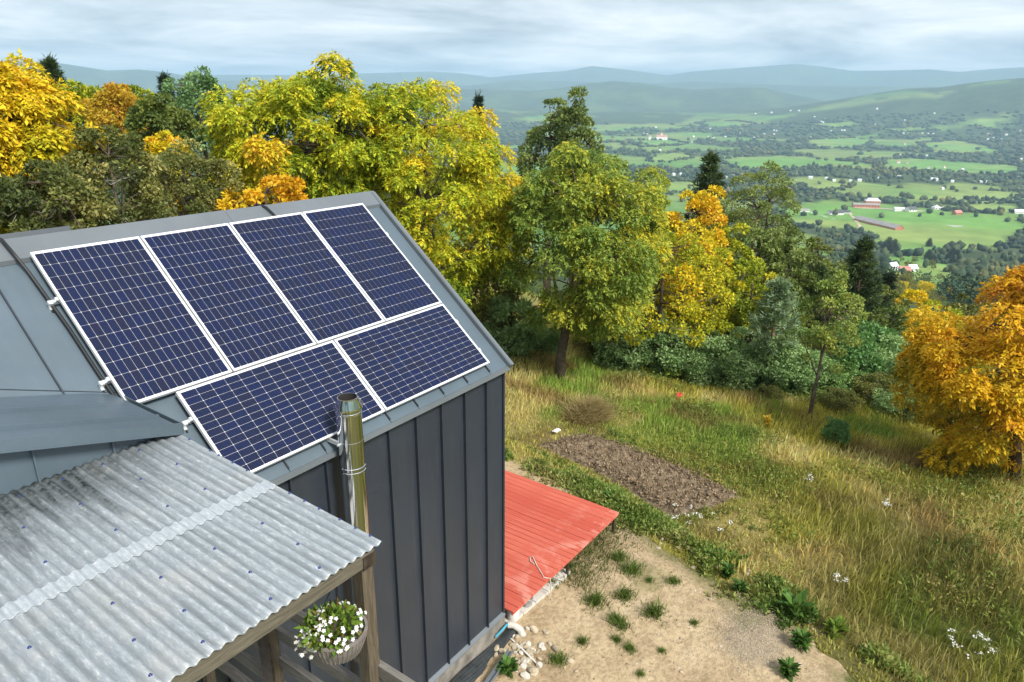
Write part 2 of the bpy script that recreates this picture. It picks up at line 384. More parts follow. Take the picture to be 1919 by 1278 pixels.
rc = t.ramp(f, [(0.28, (0.40, 0.078, 0.052)), (0.5, (0.53, 0.125, 0.085)), (0.75, (0.60, 0.18, 0.125))])
rc = t.mix(t.math('MULTIPLY', oi.outputs['Random'], 0.6), rc, (0.40, 0.065, 0.043))
spx = t.n('ShaderNodeSeparateXYZ'); g2 = t.n('ShaderNodeNewGeometry'); t.l(g2.outputs['Position'], spx.inputs[0])
edge = t.n('ShaderNodeMapRange'); t.l(spx.outputs[1], edge.inputs[0]); edge.inputs[1].default_value = 0.75; edge.inputs[2].default_value = -0.2; edge.inputs[3].default_value = 0; edge.inputs[4].default_value = 1
wear = t.math('MULTIPLY', edge.outputs[0], t.ramp(t.noise(t.coord((1.6, 1.1, 1), 'World'), 1.5, 5, 0.65), [(0.50, (0, 0, 0)), (0.60, (1, 1, 1))]))
scr = t.ramp(t.noise(t.coord((22, 1.6, 22), 'World'), 1.6, 5, 0.7), [(0.66, (0, 0, 0)), (0.74, (1, 1, 1))])
rc = t.mix(t.math('MAXIMUM', t.math('MULTIPLY', wear, 0.42), t.math('MULTIPLY', scr, 0.30)), rc, (0.74, 0.40, 0.33))
t.col(rc); t.set(Roughness=0.85, Specular_IOR_Level=0.12); t.bump(f, 0.005, 0.4); M['red'] = t.m
M['concrete'] = simple('concrete_plinth', (0.20, 0.185, 0.16), 0.9, 0, 0.45, 5, 0.02)
M['slab'] = simple('pale_slab', (0.55, 0.53, 0.49), 0.8, 0, 0.15, 4, 0.004)
M['whiteplastic'] = simple('white_plastic', (0.75, 0.74, 0.71), 0.4, 0, 0.15, 7)
M['greyplastic'] = simple('smeared_grey_plastic', (0.22, 0.22, 0.22), 0.5, 0, 0.9, 9)
M['drain'] = simple('weathered_plastic', (0.50, 0.47, 0.42), 0.6, 0, 0.25, 9)
M['bluepipe'] = simple('blue_pipe', (0.05, 0.30, 0.42), 0.5)
M['post'] = simple('dark_steel_post', (0.09, 0.07, 0.055), 0.5, 0.5, 0.5, 12)
M['rope'] = simple('pale_rope', (0.55, 0.50, 0.44), 0.9, 0, 0.3, 60)
M['stone'] = simple('pale_rubble', (0.38, 0.32, 0.23), 0.9, 0, 0.35, 4, 0.02); M['stonew'] = simple('white_rubble', (0.50, 0.47, 0.41), 0.9, 0, 0.2, 5, 0.02)
M['membrane'] = simple('black_membrane', (0.03, 0.035, 0.038), 0.4, 0, 0.4, 8)
M['basket'] = simple('taupe_wicker', (0.20, 0.175, 0.165), 0.6, 0, 0.2, 20)
M['petal'] = simple('white_petal', (0.85, 0.85, 0.83), 0.6, 0, 0.05, 20)
M['tile'] = simple('white_tile', (0.58, 0.60, 0.61), 0.25, 0, 0.08, 3); M['orangewood'] = wood('orange_wood', (0.35, 0.13, 0.05), (0.55, 0.24, 0.10), (4, 4, 4))
# terrain
t = NT('terrain'); vw = t.coord(src='World'); fld = t.attr('field'); col = t.attr('col', 'Color'); far = t.attr('far')
nf = t.noise(vw, 0.9, 6, 0.62); nn = t.noise(vw, 14, 5, 0.6); nm = t.noise(vw, 0.012, 6, 0.62); nfar = t.noise(t.coord((1, 1, 0.2), 'World'), 0.006, 8, 0.68)
near_c = t.mix(t.math('MULTIPLY', nn, 0.55), col, (0.045, 0.045, 0.018))
farc = t.mix(1.0, col, t.ramp(nm, [(0.3, (0.72, 0.76, 0.72)), (0.7, (1.25, 1.2, 1.15))]), 'MULTIPLY')
farc = t.mix(t.math('MULTIPLY', t.math('SUBTRACT', 1.0, fld), t.ramp(nfar, [(0.45, (0, 0, 0)), (0.62, (1, 1, 1))])), farc, (0.070, 0.095, 0.040))
t.col(t.mix(far, near_c, farc)); t.set(Roughness=0.95, Specular_IOR_Level=0.1); t.bump(nn, 0.03, 0.5); M['terrain'] = t.m
t = NT('sandy_soil'); v = t.coord(src='World'); a = t.noise(v, 0.9, 6, 0.6); b = t.noise(v, 11, 6, 0.65); c = t.noise(v, 60, 4, 0.7)
sc = t.ramp(a, [(0.3, (0.33, 0.24, 0.142)), (0.5, (0.49, 0.375, 0.235)), (0.72, (0.59, 0.47, 0.31))])
sc = t.mix(t.math('MULTIPLY', t.ramp(b, [(0.40, (1, 1, 1)), (0.55, (0, 0, 0))]), 0.45), sc, (0.21, 0.155, 0.09))
sc = t.mix(t.math('MULTIPLY', t.ramp(c, [(0.6, (0, 0, 0)), (0.72, (1, 1, 1))]), 0.4), sc, (0.60, 0.53, 0.42))
sc = t.mix(t.attr('gravel'), sc, t.ramp(t.noise(v, 45, 3, 0.8), [(0.38, (0.14, 0.115, 0.085)), (0.55, (0.30, 0.25, 0.19)), (0.68, (0.52, 0.46, 0.37))]))
sc = t.mix(t.attr('moss'), sc, t.ramp(t.noise(v, 22, 5, 0.7), [(0.35, (0.055, 0.075, 0.018)), (0.65, (0.16, 0.17, 0.05))]))
t.col(sc); t.set(Roughness=0.95, Specular_IOR_Level=0.15); t.bump(t.math('ADD', b, t.math('MULTIPLY', c, 0.4)), 0.05, 0.8); M['soil'] = t.m
t = NT('tilled_earth'); v = t.coord(src='World'); a = t.noise(v, 5, 6, 0.65); b = t.noise(v, 40, 5, 0.7)
sc = t.ramp(a, [(0.3, (0.075, 0.055, 0.036)), (0.5, (0.155, 0.118, 0.080)), (0.70, (0.29, 0.23, 0.165))])
sc = t.mix(t.math('MULTIPLY', t.ramp(b, [(0.58, (0, 0, 0)), (0.7, (1, 1, 1))]), 0.5), sc, (0.36, 0.29, 0.20))
t.col(sc); t.set(Roughness=1.0, Specular_IOR_Level=0.05); t.bump(b, 0.03, 0.8); M['tilled'] = t.m

# ------------------------------------------------------------------ valley land cover
FIELDS = [  # outlines of the large meadows, turned into places on the terrain
 [(1465, 388), (1560, 372), (1640, 378), (1760, 392), (1919, 408), (1919, 462), (1830, 470), (1760, 468), (1700, 478), (1640, 450), (1600, 430), (1480, 425)],
 [(1640, 300), (1700, 296), (1850, 306), (1919, 312), (1919, 330), (1780, 322), (1650, 318)],
 [(1330, 300), (1450, 290), (1560, 296), (1650, 312), (1640, 320), (1500, 312), (1400, 318)],
 [(1215, 346), (1290, 338), (1340, 344), (1300, 362), (1215, 362)],
 [(1500, 262), (1600, 258), (1640, 263), (1620, 276), (1520, 278)],
 [(1725, 268), (1790, 262), (1850, 272), (1890, 286), (1800, 290), (1740, 284)],
 [(1215, 288), (1280, 284), (1300, 296), (1250, 304), (1215, 304)],
 [(1180, 263), (1260, 262), (1290, 270), (1200, 276)],
 [(1500, 345), (1560, 340), (1600, 348), (1560, 358), (1500, 360)],
 [(1690, 360), (1800, 352), (1919, 362), (1919, 372), (1800, 376), (1700, 372)],
 [(1800, 384), (1919, 378), (1919, 396), (1830, 400)],
 [(1640, 480), (1720, 478), (1800, 500), (1840, 540), (1760, 570), (1660, 560), (1620, 520)],
 [(1300, 230), (1380, 226), (1420, 232), (1340, 238)], [(1500, 232), (1600, 228), (1640, 234), (1560, 240)], [(1800, 224), (1919, 216), (1919, 232), (1820, 236)], [(1640, 240), (1720, 238), (1760, 244), (1680, 248)],
]
FPOLY = []
for p in FIELDS:
    q = [ground_hit(*c, rmin=140) for c in p]; FPOLY.append(np.array([c[:2] for c in q if c is not None]))
def landcover(x, y):
    """1 = open meadow, 0 = wood or scrub"""
    r = np.hypot(x-CAM[0], y-CAM[1]); wob = (fbm(x, y, 45, 31, 3)-0.5)
    f = np.zeros(np.shape(x))
    for P in FPOLY: f = np.maximum(f, sstep(-0.004, 0.012, (polysd(x, y, P)+wob*0.05*r)/r))
    nz = fbm(x, y, 330, 41, 4); f = np.maximum(f, 0.85*sstep(0.515, 0.58, nz)*sstep(400, 900, r))
    return f*(1-0.7*sstep(5000, 7500, r))
def grass_col(x, y):
    """colour of the near meadow, from straw to green to rusty brown"""
    a = fbm(x, y, 1.9, 51, 4); b = fbm(x, y, 3.1, 57, 4); c = fbm(x, y, 1.1, 63, 3); r = np.hypot(x-CAM[0], y-CAM[1]); az = (np.arctan2(x-CAM[0], y-CAM[1])-YAW)
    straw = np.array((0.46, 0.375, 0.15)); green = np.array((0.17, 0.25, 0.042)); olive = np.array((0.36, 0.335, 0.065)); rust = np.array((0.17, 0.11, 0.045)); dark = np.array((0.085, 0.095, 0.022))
    k = sstep(0.38, 0.58, a)[..., None]; col = olive*(1-k)+straw*k
    k = sstep(0.53, 0.67, b)[..., None]; col = col*(1-k)+green*k
    k = (sstep(0.56, 0.70, c)*0.7)[..., None]; col = col*(1-k)+rust*k
    k = (sstep(math.radians(17), math.radians(30), az+(b-0.5)*0.5)*sstep(24, 17, r+(a-0.5)*14)*0.72)[..., None]   # orange tree's shade and corner falloff painted into the grass colour at right
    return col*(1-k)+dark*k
# ground sheet: rings round the viewpoint, close together near it
rings = np.unique(np.concatenate([np.linspace(0.5, 8, 10), np.arange(8, 34, 0.33), np.geomspace(34, 150, 45), np.geomspace(150, 1000, 60), np.geomspace(1000, 5200, 100), np.geomspace(5200, 26000, 70), [30000, 34000]]))
ang = np.unique(np.concatenate([np.radians(np.arange(-41, 41.01, 0.25)), np.radians(np.arange(45, 320, 5.0))]))
nr, na = len(rings), len(ang)
AA, RR = np.meshgrid(ang+YAW, rings)
GX = CAM[0]+RR*np.sin(AA); GY = CAM[1]+RR*np.cos(AA)
GZ = terrain(GX.ravel(), GY.ravel()).reshape(GX.shape)
fx = GX.ravel(); fy = GY.ravel(); rr = RR.ravel()
ff = landcover(fx, fy)
farw = sstep(35, 120, rr)
meadow = np.array((0.14, 0.285, 0.065)); meadow2 = np.array((0.22, 0.295, 0.085)); woodf = np.array((0.045, 0.070, 0.030))
k = fbm(fx, fy, 260, 71, 3)[:, None]; k = np.clip((k-0.35)/0.3, 0, 1)
farc = (meadow*(1-k)+meadow2*k)*ff[:, None] + woodf*(1-ff[:, None])
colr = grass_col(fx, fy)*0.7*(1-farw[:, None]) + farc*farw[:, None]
idx = np.arange(nr*na).reshape(nr, na); j = np.roll(idx, -1, axis=1)
Fq = np.stack([idx[:-1], j[:-1], j[1:], idx[1:]], -1).reshape(-1, 4)[:, ::-1]
struct('ground', mesh_np('ground', np.stack([fx, fy, GZ.ravel()], 1), Fq, colr, True, {'field': ff, 'far': farw}), M['terrain'])

def patch(name, poly, step, mat, hfun, attrs=None, margin=0.7, slope=0.10, lo=-0.12, hi=0.05, wob=0.25):
    P = np.asarray(poly); x0, y0 = P.min(0)-margin; x1, y1 = P.max(0)+margin
    x0 = max(x0, -3.5); y0 = max(y0, -9)
    X, Y = np.meshgrid(np.arange(x0, x1, step), np.arange(y0, y1, step)); sh = X.shape; X = X.ravel(); Y = Y.ravel()
    sd = polysd(X, Y, P)+(fbm(X, Y, 1.1, 81, 4)-0.5)*2*wob
    Z = terrain(X, Y)+np.clip(sd*slope, lo, hi)+hfun(X, Y)*sstep(-0.1, 0.35, sd)
    ok = (sd > -0.5).reshape(sh); i = np.arange(X.size).reshape(sh)
    q = ok[:-1, :-1] & ok[1:, :-1] & ok[:-1, 1:] & ok[1:, 1:]
    F = np.stack([i[:-1, :-1][q], i[:-1, 1:][q], i[1:, 1:][q], i[1:, :-1][q]], 1)
    use = np.unique(F); mp_ = np.full(X.size, -1); mp_[use] = np.arange(len(use))
    at = {k_: f_(X[use], Y[use], sd[use]) for k_, f_ in (attrs or {}).items()}
    return struct(name, mesh_np(name, np.stack([X, Y, Z], 1)[use], mp_[F], None, True, at), mat)
GRAV = ground_hit(1405, 1190)[:2]
def yard_h(x, y): return (fbm(x, y, 0.7, 91, 4)-0.5)*0.07+(fbm(x, y, 0.12, 97, 2)-0.5)*0.018
patch('yard_soil', SOIL, 0.065, M['soil'], yard_h, {
    'gravel': lambda x, y, s: sstep(0.25, -0.35, np.hypot((x-GRAV[0])/1.0, (y-GRAV[1])/0.75)-0.75+(fbm(x, y, 0.5, 33, 3)-0.5)*0.8)*0.6,
    'moss': lambda x, y, s: np.clip(sstep(0.55, -0.1, s)*0.8*sstep(0.35, 0.6, fbm(x, y, 0.8, 35, 3))+sstep(0.60, 0.70, fbm(x, y, 1.5, 37, 4))*0.45, 0, 1)})
def clods(x, y):
    a = np.abs(fbm(x, y, 0.42, 101, 3)-0.5)*2; b = fbm(x, y, 0.16, 103, 3); c = vnoise(x, y, 0.09, 107)
    return 0.03+a*0.12+(b-0.5)*0.16+(c-0.5)*0.09
patch('tilled_plot', PLOT, 0.042, M['tilled'], clods, margin=0.4, wob=0.10)
# ------------------------------------------------------------------ house
TH = 0.6966; ST, CT = math.sin(TH), math.cos(TH); HR = -0.02
def rp(x, d, h=0.0):
    """point on the front roof slope: d up the slope, h above the sheet"""
    hh = HR+h; return np.array((x, d*CT-hh*ST, d*ST+hh*CT))
XR, XL, WB = -0.43, -10.2, -4.66     # right corner, left end, foot of the cladding
D_EAVE = -0.17; D_RIDGE = 3.43; RIDGE = rp(0, D_RIDGE)
SEAM = 0.493; WX = [-0.887-SEAM*i for i in range(0, 19)]
house = thing('house', 'two storey barn style house clad in dark grey standing seam metal', 'house', (XR, 0, -5.05))
DEPTH = 2*RIDGE[1]
# core walls: back, gables, plinth
core = MB(); gz = RIDGE[2]-0.10
for x in (XL, XR-0.02):
    core.prism([(x, 0.02, -5.0), (x, DEPTH-0.02, -5.0), (x, DEPTH-0.02, -0.17), (x, RIDGE[1], gz-0.03), (x, 0.02, -0.17)], (0.02, 0, 0))
core.box(XL+0.02, XR-0.02, DEPTH-0.04, DEPTH-0.02, -5.0, -0.17); core.box(XL+0.02, XR-0.02, 0.02, 0.04, WB+0.02, -0.17)
part('wall', core, M['wallmetal'], house)
part('plinth', MB().box(XL+0.03, XR-0.015, 0.045, DEPTH-0.06, -5.6, WB), M['concrete'], house)
part('plinth_ledge', MB().box(XL+0.03, XR-0.01, -0.045, 0.044, -5.6, WB-0.06), M['concrete'], house)
part('drip_edge', MB().prism([(XL, 0.019, WB+0.02), (XL, -0.055, WB-0.03), (XL, -0.055, WB-0.045), (XL, 0.019, WB-0.02)], (XR-XL, 0, 0)), M['trimmetal'], house)
WTOP = -0.155
xs = [XR-0.03]+WX+[XL]
for i in range(len(xs)-1):
    a, b = xs[i+1]+0.004, xs[i]-0.004
    part('wall_panel', MB().quadbox((a, 0.0, WB), (b-a, 0, 0), (0, 0.019, 0), (0, 0, WTOP-WB)), M['wallmetal'], house)
for x in WX:
    part('wall_seam', MB().box(x-0.007, x+0.009, -0.048, 0.004, WB, WTOP-0.002), M['wallmetal'], house)
cn = MB().box(XR-0.028, XR+0.006, -0.028, 0.018, WB-0.02, WTOP); cn.box(XR-0.020, XR+0.010, 0.020, 0.05, WB-0.02, WTOP)
part('corner_trim', cn, M['wallmetal'], house)
# roof sheets with standing seams
RX = [-0.887-0.499*i for i in range(0, 19)]
rxs = [XR-0.05]+RX+[XL-0.05]
SHEET_TOP = D_RIDGE-0.26
roof = thing('roof', '', ''); del roof['label'], roof['category']; roof.parent = house; roof.location = (0, 0, 0)
def rpart(name, mb, mat): return part(name, mb, mat, roof)
for i in range(len(rxs)-1):
    a, b = rxs[i+1]+0.005, rxs[i]-0.005
    rpart('roof_sheet', MB().quadbox(rp(a, D_EAVE, -0.02), (b-a, 0, 0), rp(0, SHEET_TOP)-rp(0, D_EAVE), rp(0, 0, 0)-rp(0, 0, -0.02)), M['roofmetal'])
for x in RX:
    rpart('roof_seam', MB().quadbox(rp(x-0.006, D_EAVE+0.035, -0.005), (0.013, 0, 0), rp(0, SHEET_TOP)-rp(0, D_EAVE+0.035), rp(0, 0, 0.032)-rp(0, 0, 0)), M['wallmetal'])
# back slope and ridge cap
back = MB(); e = np.array((0, DEPTH+0.13, rp(0, D_EAVE)[2])); top = np.array((0, RIDGE[1], RIDGE[2]-0.005))
back.prism([(XL-0.05, *e[1:]), (XL-0.05, *top[1:]), (XL-0.05, top[1], top[2]-0.04), (XL-0.05, e[1], e[2]-0.04)], (XR-XL+0.05, 0, 0)); rpart('back_slope', back, M['roofmetal'])
deckb = MB().quadbox(rp(XL, D_EAVE+0.03, -0.10), (XR-XL-0.06, 0, 0), rp(0, D_RIDGE-0.1)-rp(0, D_EAVE+0.03), rp(0, 0, 0.07)-rp(0, 0, 0)); rpart('roof_boarding', deckb, M['weather'])
c1 = rp(0, D_RIDGE-0.27, 0.045); c2 = rp(0, D_RIDGE+0.012, 0.05)
capx = [XR+0.03, -3.05, -5.9, -8.3, XL-0.05]
for i in range(len(capx)-1):
    x0, x1 = capx[i+1], capx[i]-0.006; lift = 0.004*(i % 2)
    m_ = MB(); L_ = np.array((0, 0, lift))
    m_.prism([(x0, *(c1+L_)[1:]), (x0, *(c2+L_)[1:]), (x0, 2*RIDGE[1]-c1[1], c1[2]+lift), (x0, 2*RIDGE[1]-c1[1], c1[2]+lift-0.03), (x0, c2[1], c2[2]+lift-0.03), (x0, c1[1]+0.008, c1[2]+lift-0.05)], (x1-x0, 0, 0))
    rpart('ridge_cap', m_, M['trimmetal'])
# eave trim, rake trim
ev = rp(0, D_EAVE)
rpart('eave_trim', MB().prism([(XL, *rp(0, D_EAVE-0.012, -0.004)[1:]), (XL, *rp(0, D_EAVE+0.03, -0.024)[1:]), (XL, 0.0, WTOP+0.03), (XL, 0.0, WTOP-0.035), (XL, ev[1]+0.012, ev[2]-0.088), (XL, ev[1]-0.012, ev[2]-0.075)], (XR-XL+0.005, 0, 0)), M['trimmetal'])
rk = MB(); rk.quadbox(rp(XR-0.045, D_EAVE-0.02, -0.06), (0.018, 0, 0), rp(0, D_RIDGE-0.02)-rp(0, D_EAVE-0.02), rp(0, 0, 0.115)-rp(0, 0, 0))
rk.quadbox(rp(XR-0.027, D_EAVE-0.03, -0.16), (0.055, 0, 0), rp(0, D_RIDGE-0.02)-rp(0, D_EAVE-0.03), rp(0, 0, 0.222)-rp(0, 0, 0)); rpart('rake_trim', rk, M['trimmetal'])
# cross gable at the left with shallow roof
gx = -7.95; gs = 0.29
def gz_(x): return 0.866+gs*(-5.507-x) if x > gx else 0.866+gs*(-5.507-gx)-gs*(gx-x)
cross = thing('cross_gable', '', ''); del cross['label'], cross['category']; cross.parent = house
YF = -0.15
def cpart(n_, mb, mt): return part(n_, mb, mt, cross)
yb = lambda x: (gz_(x)+0.02)/math.tan(TH)
ys = [YF, 0.13, 0.62, 1.11, 1.6, 2.09, 2.58]
for i in range(len(ys)-1):      # sheets laid across the slope, folded seams between
    y0, y1 = ys[i]+0.003, ys[i+1]-0.003
    xa = -5.50
    if yb(xa) < y1: xa = min(xa, -5.507-((max(y1, 0.9)*math.tan(TH)-0.02)-0.866)/gs+0.35) if y0 > 0.6 else xa
    xa = min(xa, -5.50)
    if xa < gx+0.2: continue
    m_ = MB().prism([(xa, y0, gz_(xa)), (gx, y0, gz_(gx)), (gx, y0, gz_(gx)-0.02), (xa, y0, gz_(xa)-0.02)], (0, y1-y0, 0)); cpart('cross_roof_sheet', m_, M['roofmetal'])
    if i > 0:
        xb = xa-(0.02 if i == 1 else 0.25)
        cpart('cross_roof_seam', MB().prism([(xb, y0-0.012, gz_(xb)-0.005), (gx, y0-0.012, gz_(gx)-0.005), (gx, y0-0.012, gz_(gx)+0.034), (xb, y0-0.012, gz_(xb)+0.034)], (0, 0.014, 0)), M['roofmetal'])
cpart('cross_roof_back', MB().prism([(gx, YF, gz_(gx)), (-10.3, YF, gz_(-10.3)), (-10.3, YF, gz_(-10.3)-0.03), (gx, YF, gz_(gx)-0.03)], (0, 2.8, 0)), M['roofmetal'])
cpart('fascia', MB().prism([(-5.47, YF-0.015, gz_(-5.5)+0.012), (gx, YF-0.015, gz_(gx)+0.012), (gx, YF-0.015, gz_(gx)-0.085), (-5.47, YF-0.015, gz_(-5.5)-0.085)], (0, 0.02, 0)).prism([(-5.47, YF-0.022, gz_(-5.5)-0.084), (gx, YF-0.022, gz_(gx)-0.084), (gx, YF-0.022, gz_(gx)-0.094), (-5.47, YF-0.022, gz_(-5.5)-0.094)], (0, 0.16, 0)), M['roofmetal'])
cpart('fascia_end', MB().box(-5.468, -5.46, YF-0.013, 0.95, gz_(-5.5)-0.085, gz_(-5.5)+0.01), M['roofmetal'])
gw = MB(); gw.prism([(-5.60, -0.02, -0.2), (-10.2, -0.02, -0.2), (-10.2, -0.02, gz_(-10.2)-0.05), (gx, -0.02, gz_(gx)-0.05), (-5.60, -0.02, gz_(-5.6)-0.05)], (0, 0.02, 0))
gw.box(-5.60, -5.58, 0.0, 1.0, -0.2, gz_(-5.6)-0.06); cpart('gable_wall', gw, M['roofmetal'])
for x in (-6.02, -6.60, -7.18, -7.76): cpart('gable_wall_seam', MB().box(x-0.007, x+0.007, -0.05, -0.0202, -0.2, gz_(x)-0.09), M['roofmetal'])
vf = MB(); p1 = rp(-5.40, 1.20, 0.006); p2 = rp(-8.0, 2.38, 0.006); w_ = rp(0, 0.20, 0)-rp(0, 0, 0)
vf.prism([p1-w_*1.2, p1+w_*0.62, p2+w_*0.62, p2-w_*1.2], (0, -0.004, 0.005)); cpart('valley_flashing', vf, M['roofmetal'])
vl = MB(); vl.tube([p1+w_*0.62+np.array((0, 0, .004)), p2+w_*0.62+np.array((0, 0, .004))], 0.008, 5); cpart('valley_fold', vl, M['wallmetal'])
# raised piece behind the ridge
bx0 = -4.82
part('back_dormer', MB().prism([(bx0, RIDGE[1]+0.28, RIDGE[2]-0.25), (bx0, RIDGE[1]+0.28, RIDGE[2]+0.055), (bx0, RIDGE[1]+2.3, RIDGE[2]-0.5), (bx0, RIDGE[1]+2.3, RIDGE[2]-1.6)], (-5.3, 0, 0)), M['trimmetal'], house)

# ------------------------------------------------------------------ solar panels
PW, PL, PG = 1.134, 2.0505, 0.02; XP = -0.8819; D0 = -0.04; HP = 0.12  # HP above the sheet (0.1 above the wall line)
def cellmesh(w, l):
    c = 0.005; a, b = w/2-0.0013, l/2-0.0014
    ol = [(-a+c, -b), (a-c, -b), (a, -b+c), (a, b-c), (a-c, b), (-a+c, b), (-a, b-c), (-a, -b+c)]
    me = bpy.data.meshes.new('cell'); v = [(x, y, 0.0015) for x, y in ol]+[(x, y, 0) for x, y in ol]
    me.from_pydata(v, [], [tuple(range(8))]+[(i, i+8, (i+1) % 8+8, (i+1) % 8) for i in range(8)]); me.update(); me.materials.append(M['cell']); return me
NCX, NCY = 13, 12
cw, cl = (PW-0.050)/NCX, (PL-0.060)/NCY
CELL = cellmesh(cw, cl)
def frame_mesh():
    m_ = MB(); f_ = 0.0155; h0, h1 = -0.035, 0.004
    m_.box(-PW/2, PW/2, -PL/2, -PL/2+f_, h0, h1).box(-PW/2, PW/2, PL/2-f_, PL/2, h0, h1).box(-PW/2, -PW/2+f_, -PL/2+f_, PL/2-f_, h0, h1).box(PW/2-f_, PW/2, -PL/2+f_, PL/2-f_, h0, h1)
    return m_.mesh('frame')
FRAME = frame_mesh(); FRAME.materials.append(M['alu'])
BACK = MB().box(-PW/2+0.016, PW/2-0.016, -PL/2+0.016, PL/2-0.016, -0.006, -0.0008).mesh('backsheet'); BACK.materials.append(M['back'])
def solar(label, xc, dc, land):
    o = thing('solar_panel', label, 'solar panel', rp(xc, dc, HP), 'solar panels on the roof')
    o.rotation_euler = (TH, 0, 0) if not land else (Matrix.Rotation(TH, 3, 'X') @ Matrix.Rotation(math.pi/2, 3, 'Z')).to_euler()
    link('frame', FRAME, None, o); bs = link('backsheet', BACK, None, o)
    for i in range(NCX):
        for j_ in range(NCY):
            link('cell', CELL, None, o, ((i-(NCX-1)/2)*cw, (j_-(NCY-1)/2)*cl, -0.0004))
    return o
dm_ = D0+PW+PG+PL/2
names = ['far right end', 'second from the right', 'third from the right', 'far left end']
for i in range(4): solar('upright solar panel in the upper row on the roof, ' + names[i], XP-PW/2-i*(PW+PG), dm_, False)
solar('sideways solar panel in the lower row, at the right beside the roof edge', XP-PL/2, D0+PW/2, True)
solar('sideways solar panel in the lower row, left one behind the steel flue', XP-PL*1.5-PG, D0+PW/2, True)
# mounting rails with their end brackets
xl1 = XP-4*PW-3*PG; xl2 = XP-2*PL-PG
for lab, d, xa in (('aluminium mounting rail under the upper row of panels, nearer the ridge', D0+PW+PG+1.42, xl1), ('aluminium mounting rail under the upper row of panels, lower of the two', D0+PW+PG+0.36, xl1), ('aluminium mounting rail under the upper half of the lower panel row', D0+0.80, xl2), ('aluminium mounting rail under the lower half of the lower panel row', D0+0.25, xl2)):
    o = thing('mounting_rail', lab, 'rail', rp(xa, d, 0.04), 'panel mounting rails')
    yv = rp(0, 1)-rp(0, 0); nv = rp(0, 0, 1)-rp(0, 0, 0)
    x0 = xa-0.10; x1 = XP+0.07
    part('rail_bar', MB().quadbox(rp(x0, d-0.018, 0.043), (x1-x0, 0, 0), yv*0.036, nv*0.04), M['bracket'], o)
    part('end_clamp', MB().quadbox(rp(xa-0.035, d-0.022, 0.083), (0.03, 0, 0), yv*0.044, nv*0.03), M['bracket'], o)
    part('end_clamp', MB().quadbox(rp(XP+0.004, d-0.022, 0.083), (0.03, 0, 0), yv*0.044, nv*0.03), M['bracket'], o)
    for x in (xa-0.075, xa+1.2, XP-1.3):
        b_ = MB().quadbox(rp(x-0.016, d-0.055, 0.0005), (0.032, 0, 0), yv*0.06, nv*0.018).quadbox(rp(x-0.02, d-0.028, 0.019), (0.04, 0, 0), yv*0.01, nv*0.06)
        k_ = part('seam_clamp', b_, M['bracket'], o)
        part('bolt', MB().tube([rp(x, d-0.055, 0.010), rp(x, d-0.085, 0.010)], 0.009, 6), M['black'], k_)
# cables
def cable(label, pts, r):
    m_ = MB().tube(pts, r, 7); o = part('cable', m_, M['black'], None, True); return tag(o, label, 'cable')
cable('black cable running down from the ridge along the left panel edge', [rp(-5.62, D_RIDGE+0.05, 0.03), rp(-5.63, D_RIDGE-0.02, 0.085), rp(-5.60, D_RIDGE-0.28, 0.085), rp(-5.56, D_RIDGE-0.45, 0.04), rp(-5.52, 2.2, 0.035), rp(-5.515, 1.6, 0.035), rp(-5.50, 1.2, 0.035)], 0.018)
cable('short black cable looped over the ridge above the panels', [(-2.50, RIDGE[1]+0.25, RIDGE[2]-0.1), (-2.50, RIDGE[1]+0.06, RIDGE[2]+0.06), rp(-2.47, D_RIDGE-0.06, 0.085), rp(-2.41, D_RIDGE-0.25, 0.07), rp(-2.36, D_RIDGE-0.40, 0.03)], 0.017)

# ------------------------------------------------------------------ steel flue
fl = thing('flue_pipe', 'polished steel chimney flue standing against the dark wall', 'flue', (-3.66, -0.27, -3.2))
fc = (-3.66, -0.27, 0.0); r0 = 0.138
def fsec(z0, z1, r): return MB().lathe([(r, z0), (r, z1)], fc, 40)
part('pipe_section', fsec(-4.4, -0.32, r0), M['steel'], fl, True)
part('pipe_section', MB().lathe([(r0+0.004, -0.335), (r0+0.004, 0.40)], fc, 40), M['steel'], fl, True)
for z in (-0.31, -0.36): part('joint_ring', MB().lathe([(r0+0.004, z-0.012), (r0+0.011, z-0.006), (r0+0.011, z+0.006), (r0+0.004, z+0.012)], fc, 40), M['steel'], fl, True)
part('wall_band', MB().lathe([(r0+0.005, -0.03), (r0+0.007, -0.028), (r0+0.007, 0.018), (r0+0.005, 0.02)], fc, 40), M['steel'], fl, True)
part('collar', MB().lathe([(r0+0.005, 0.345), (r0+0.008, 0.35), (r0+0.008, 0.365), (r0+0.005, 0.37)], fc, 40), M['steel'], fl, True)
part('cowl', MB().lathe([(r0+0.005, 0.395), (r0+0.018, 0.40), (r0+0.018, 0.425), (0.115, 0.515), (0.115, 0.53), (0.103, 0.53)], fc, 40), M['steel'], fl, True)
part('flue_mouth', MB().lathe([(0.104, 0.532), (0.102, 0.40), (0.102, -0.2), (0.0, -0.2)], fc, 32), M['soot'], fl, True)
br = MB().box(-3.80, -3.775, -0.30, 0.0, -0.03, 0.015); part('wall_bracket', br, M['bracket'], fl); part('bolt', MB().tube([(-3.83, -0.24, -0.008), (-3.77, -0.24, -0.008)], 0.014, 8), M['bracket'], fl)

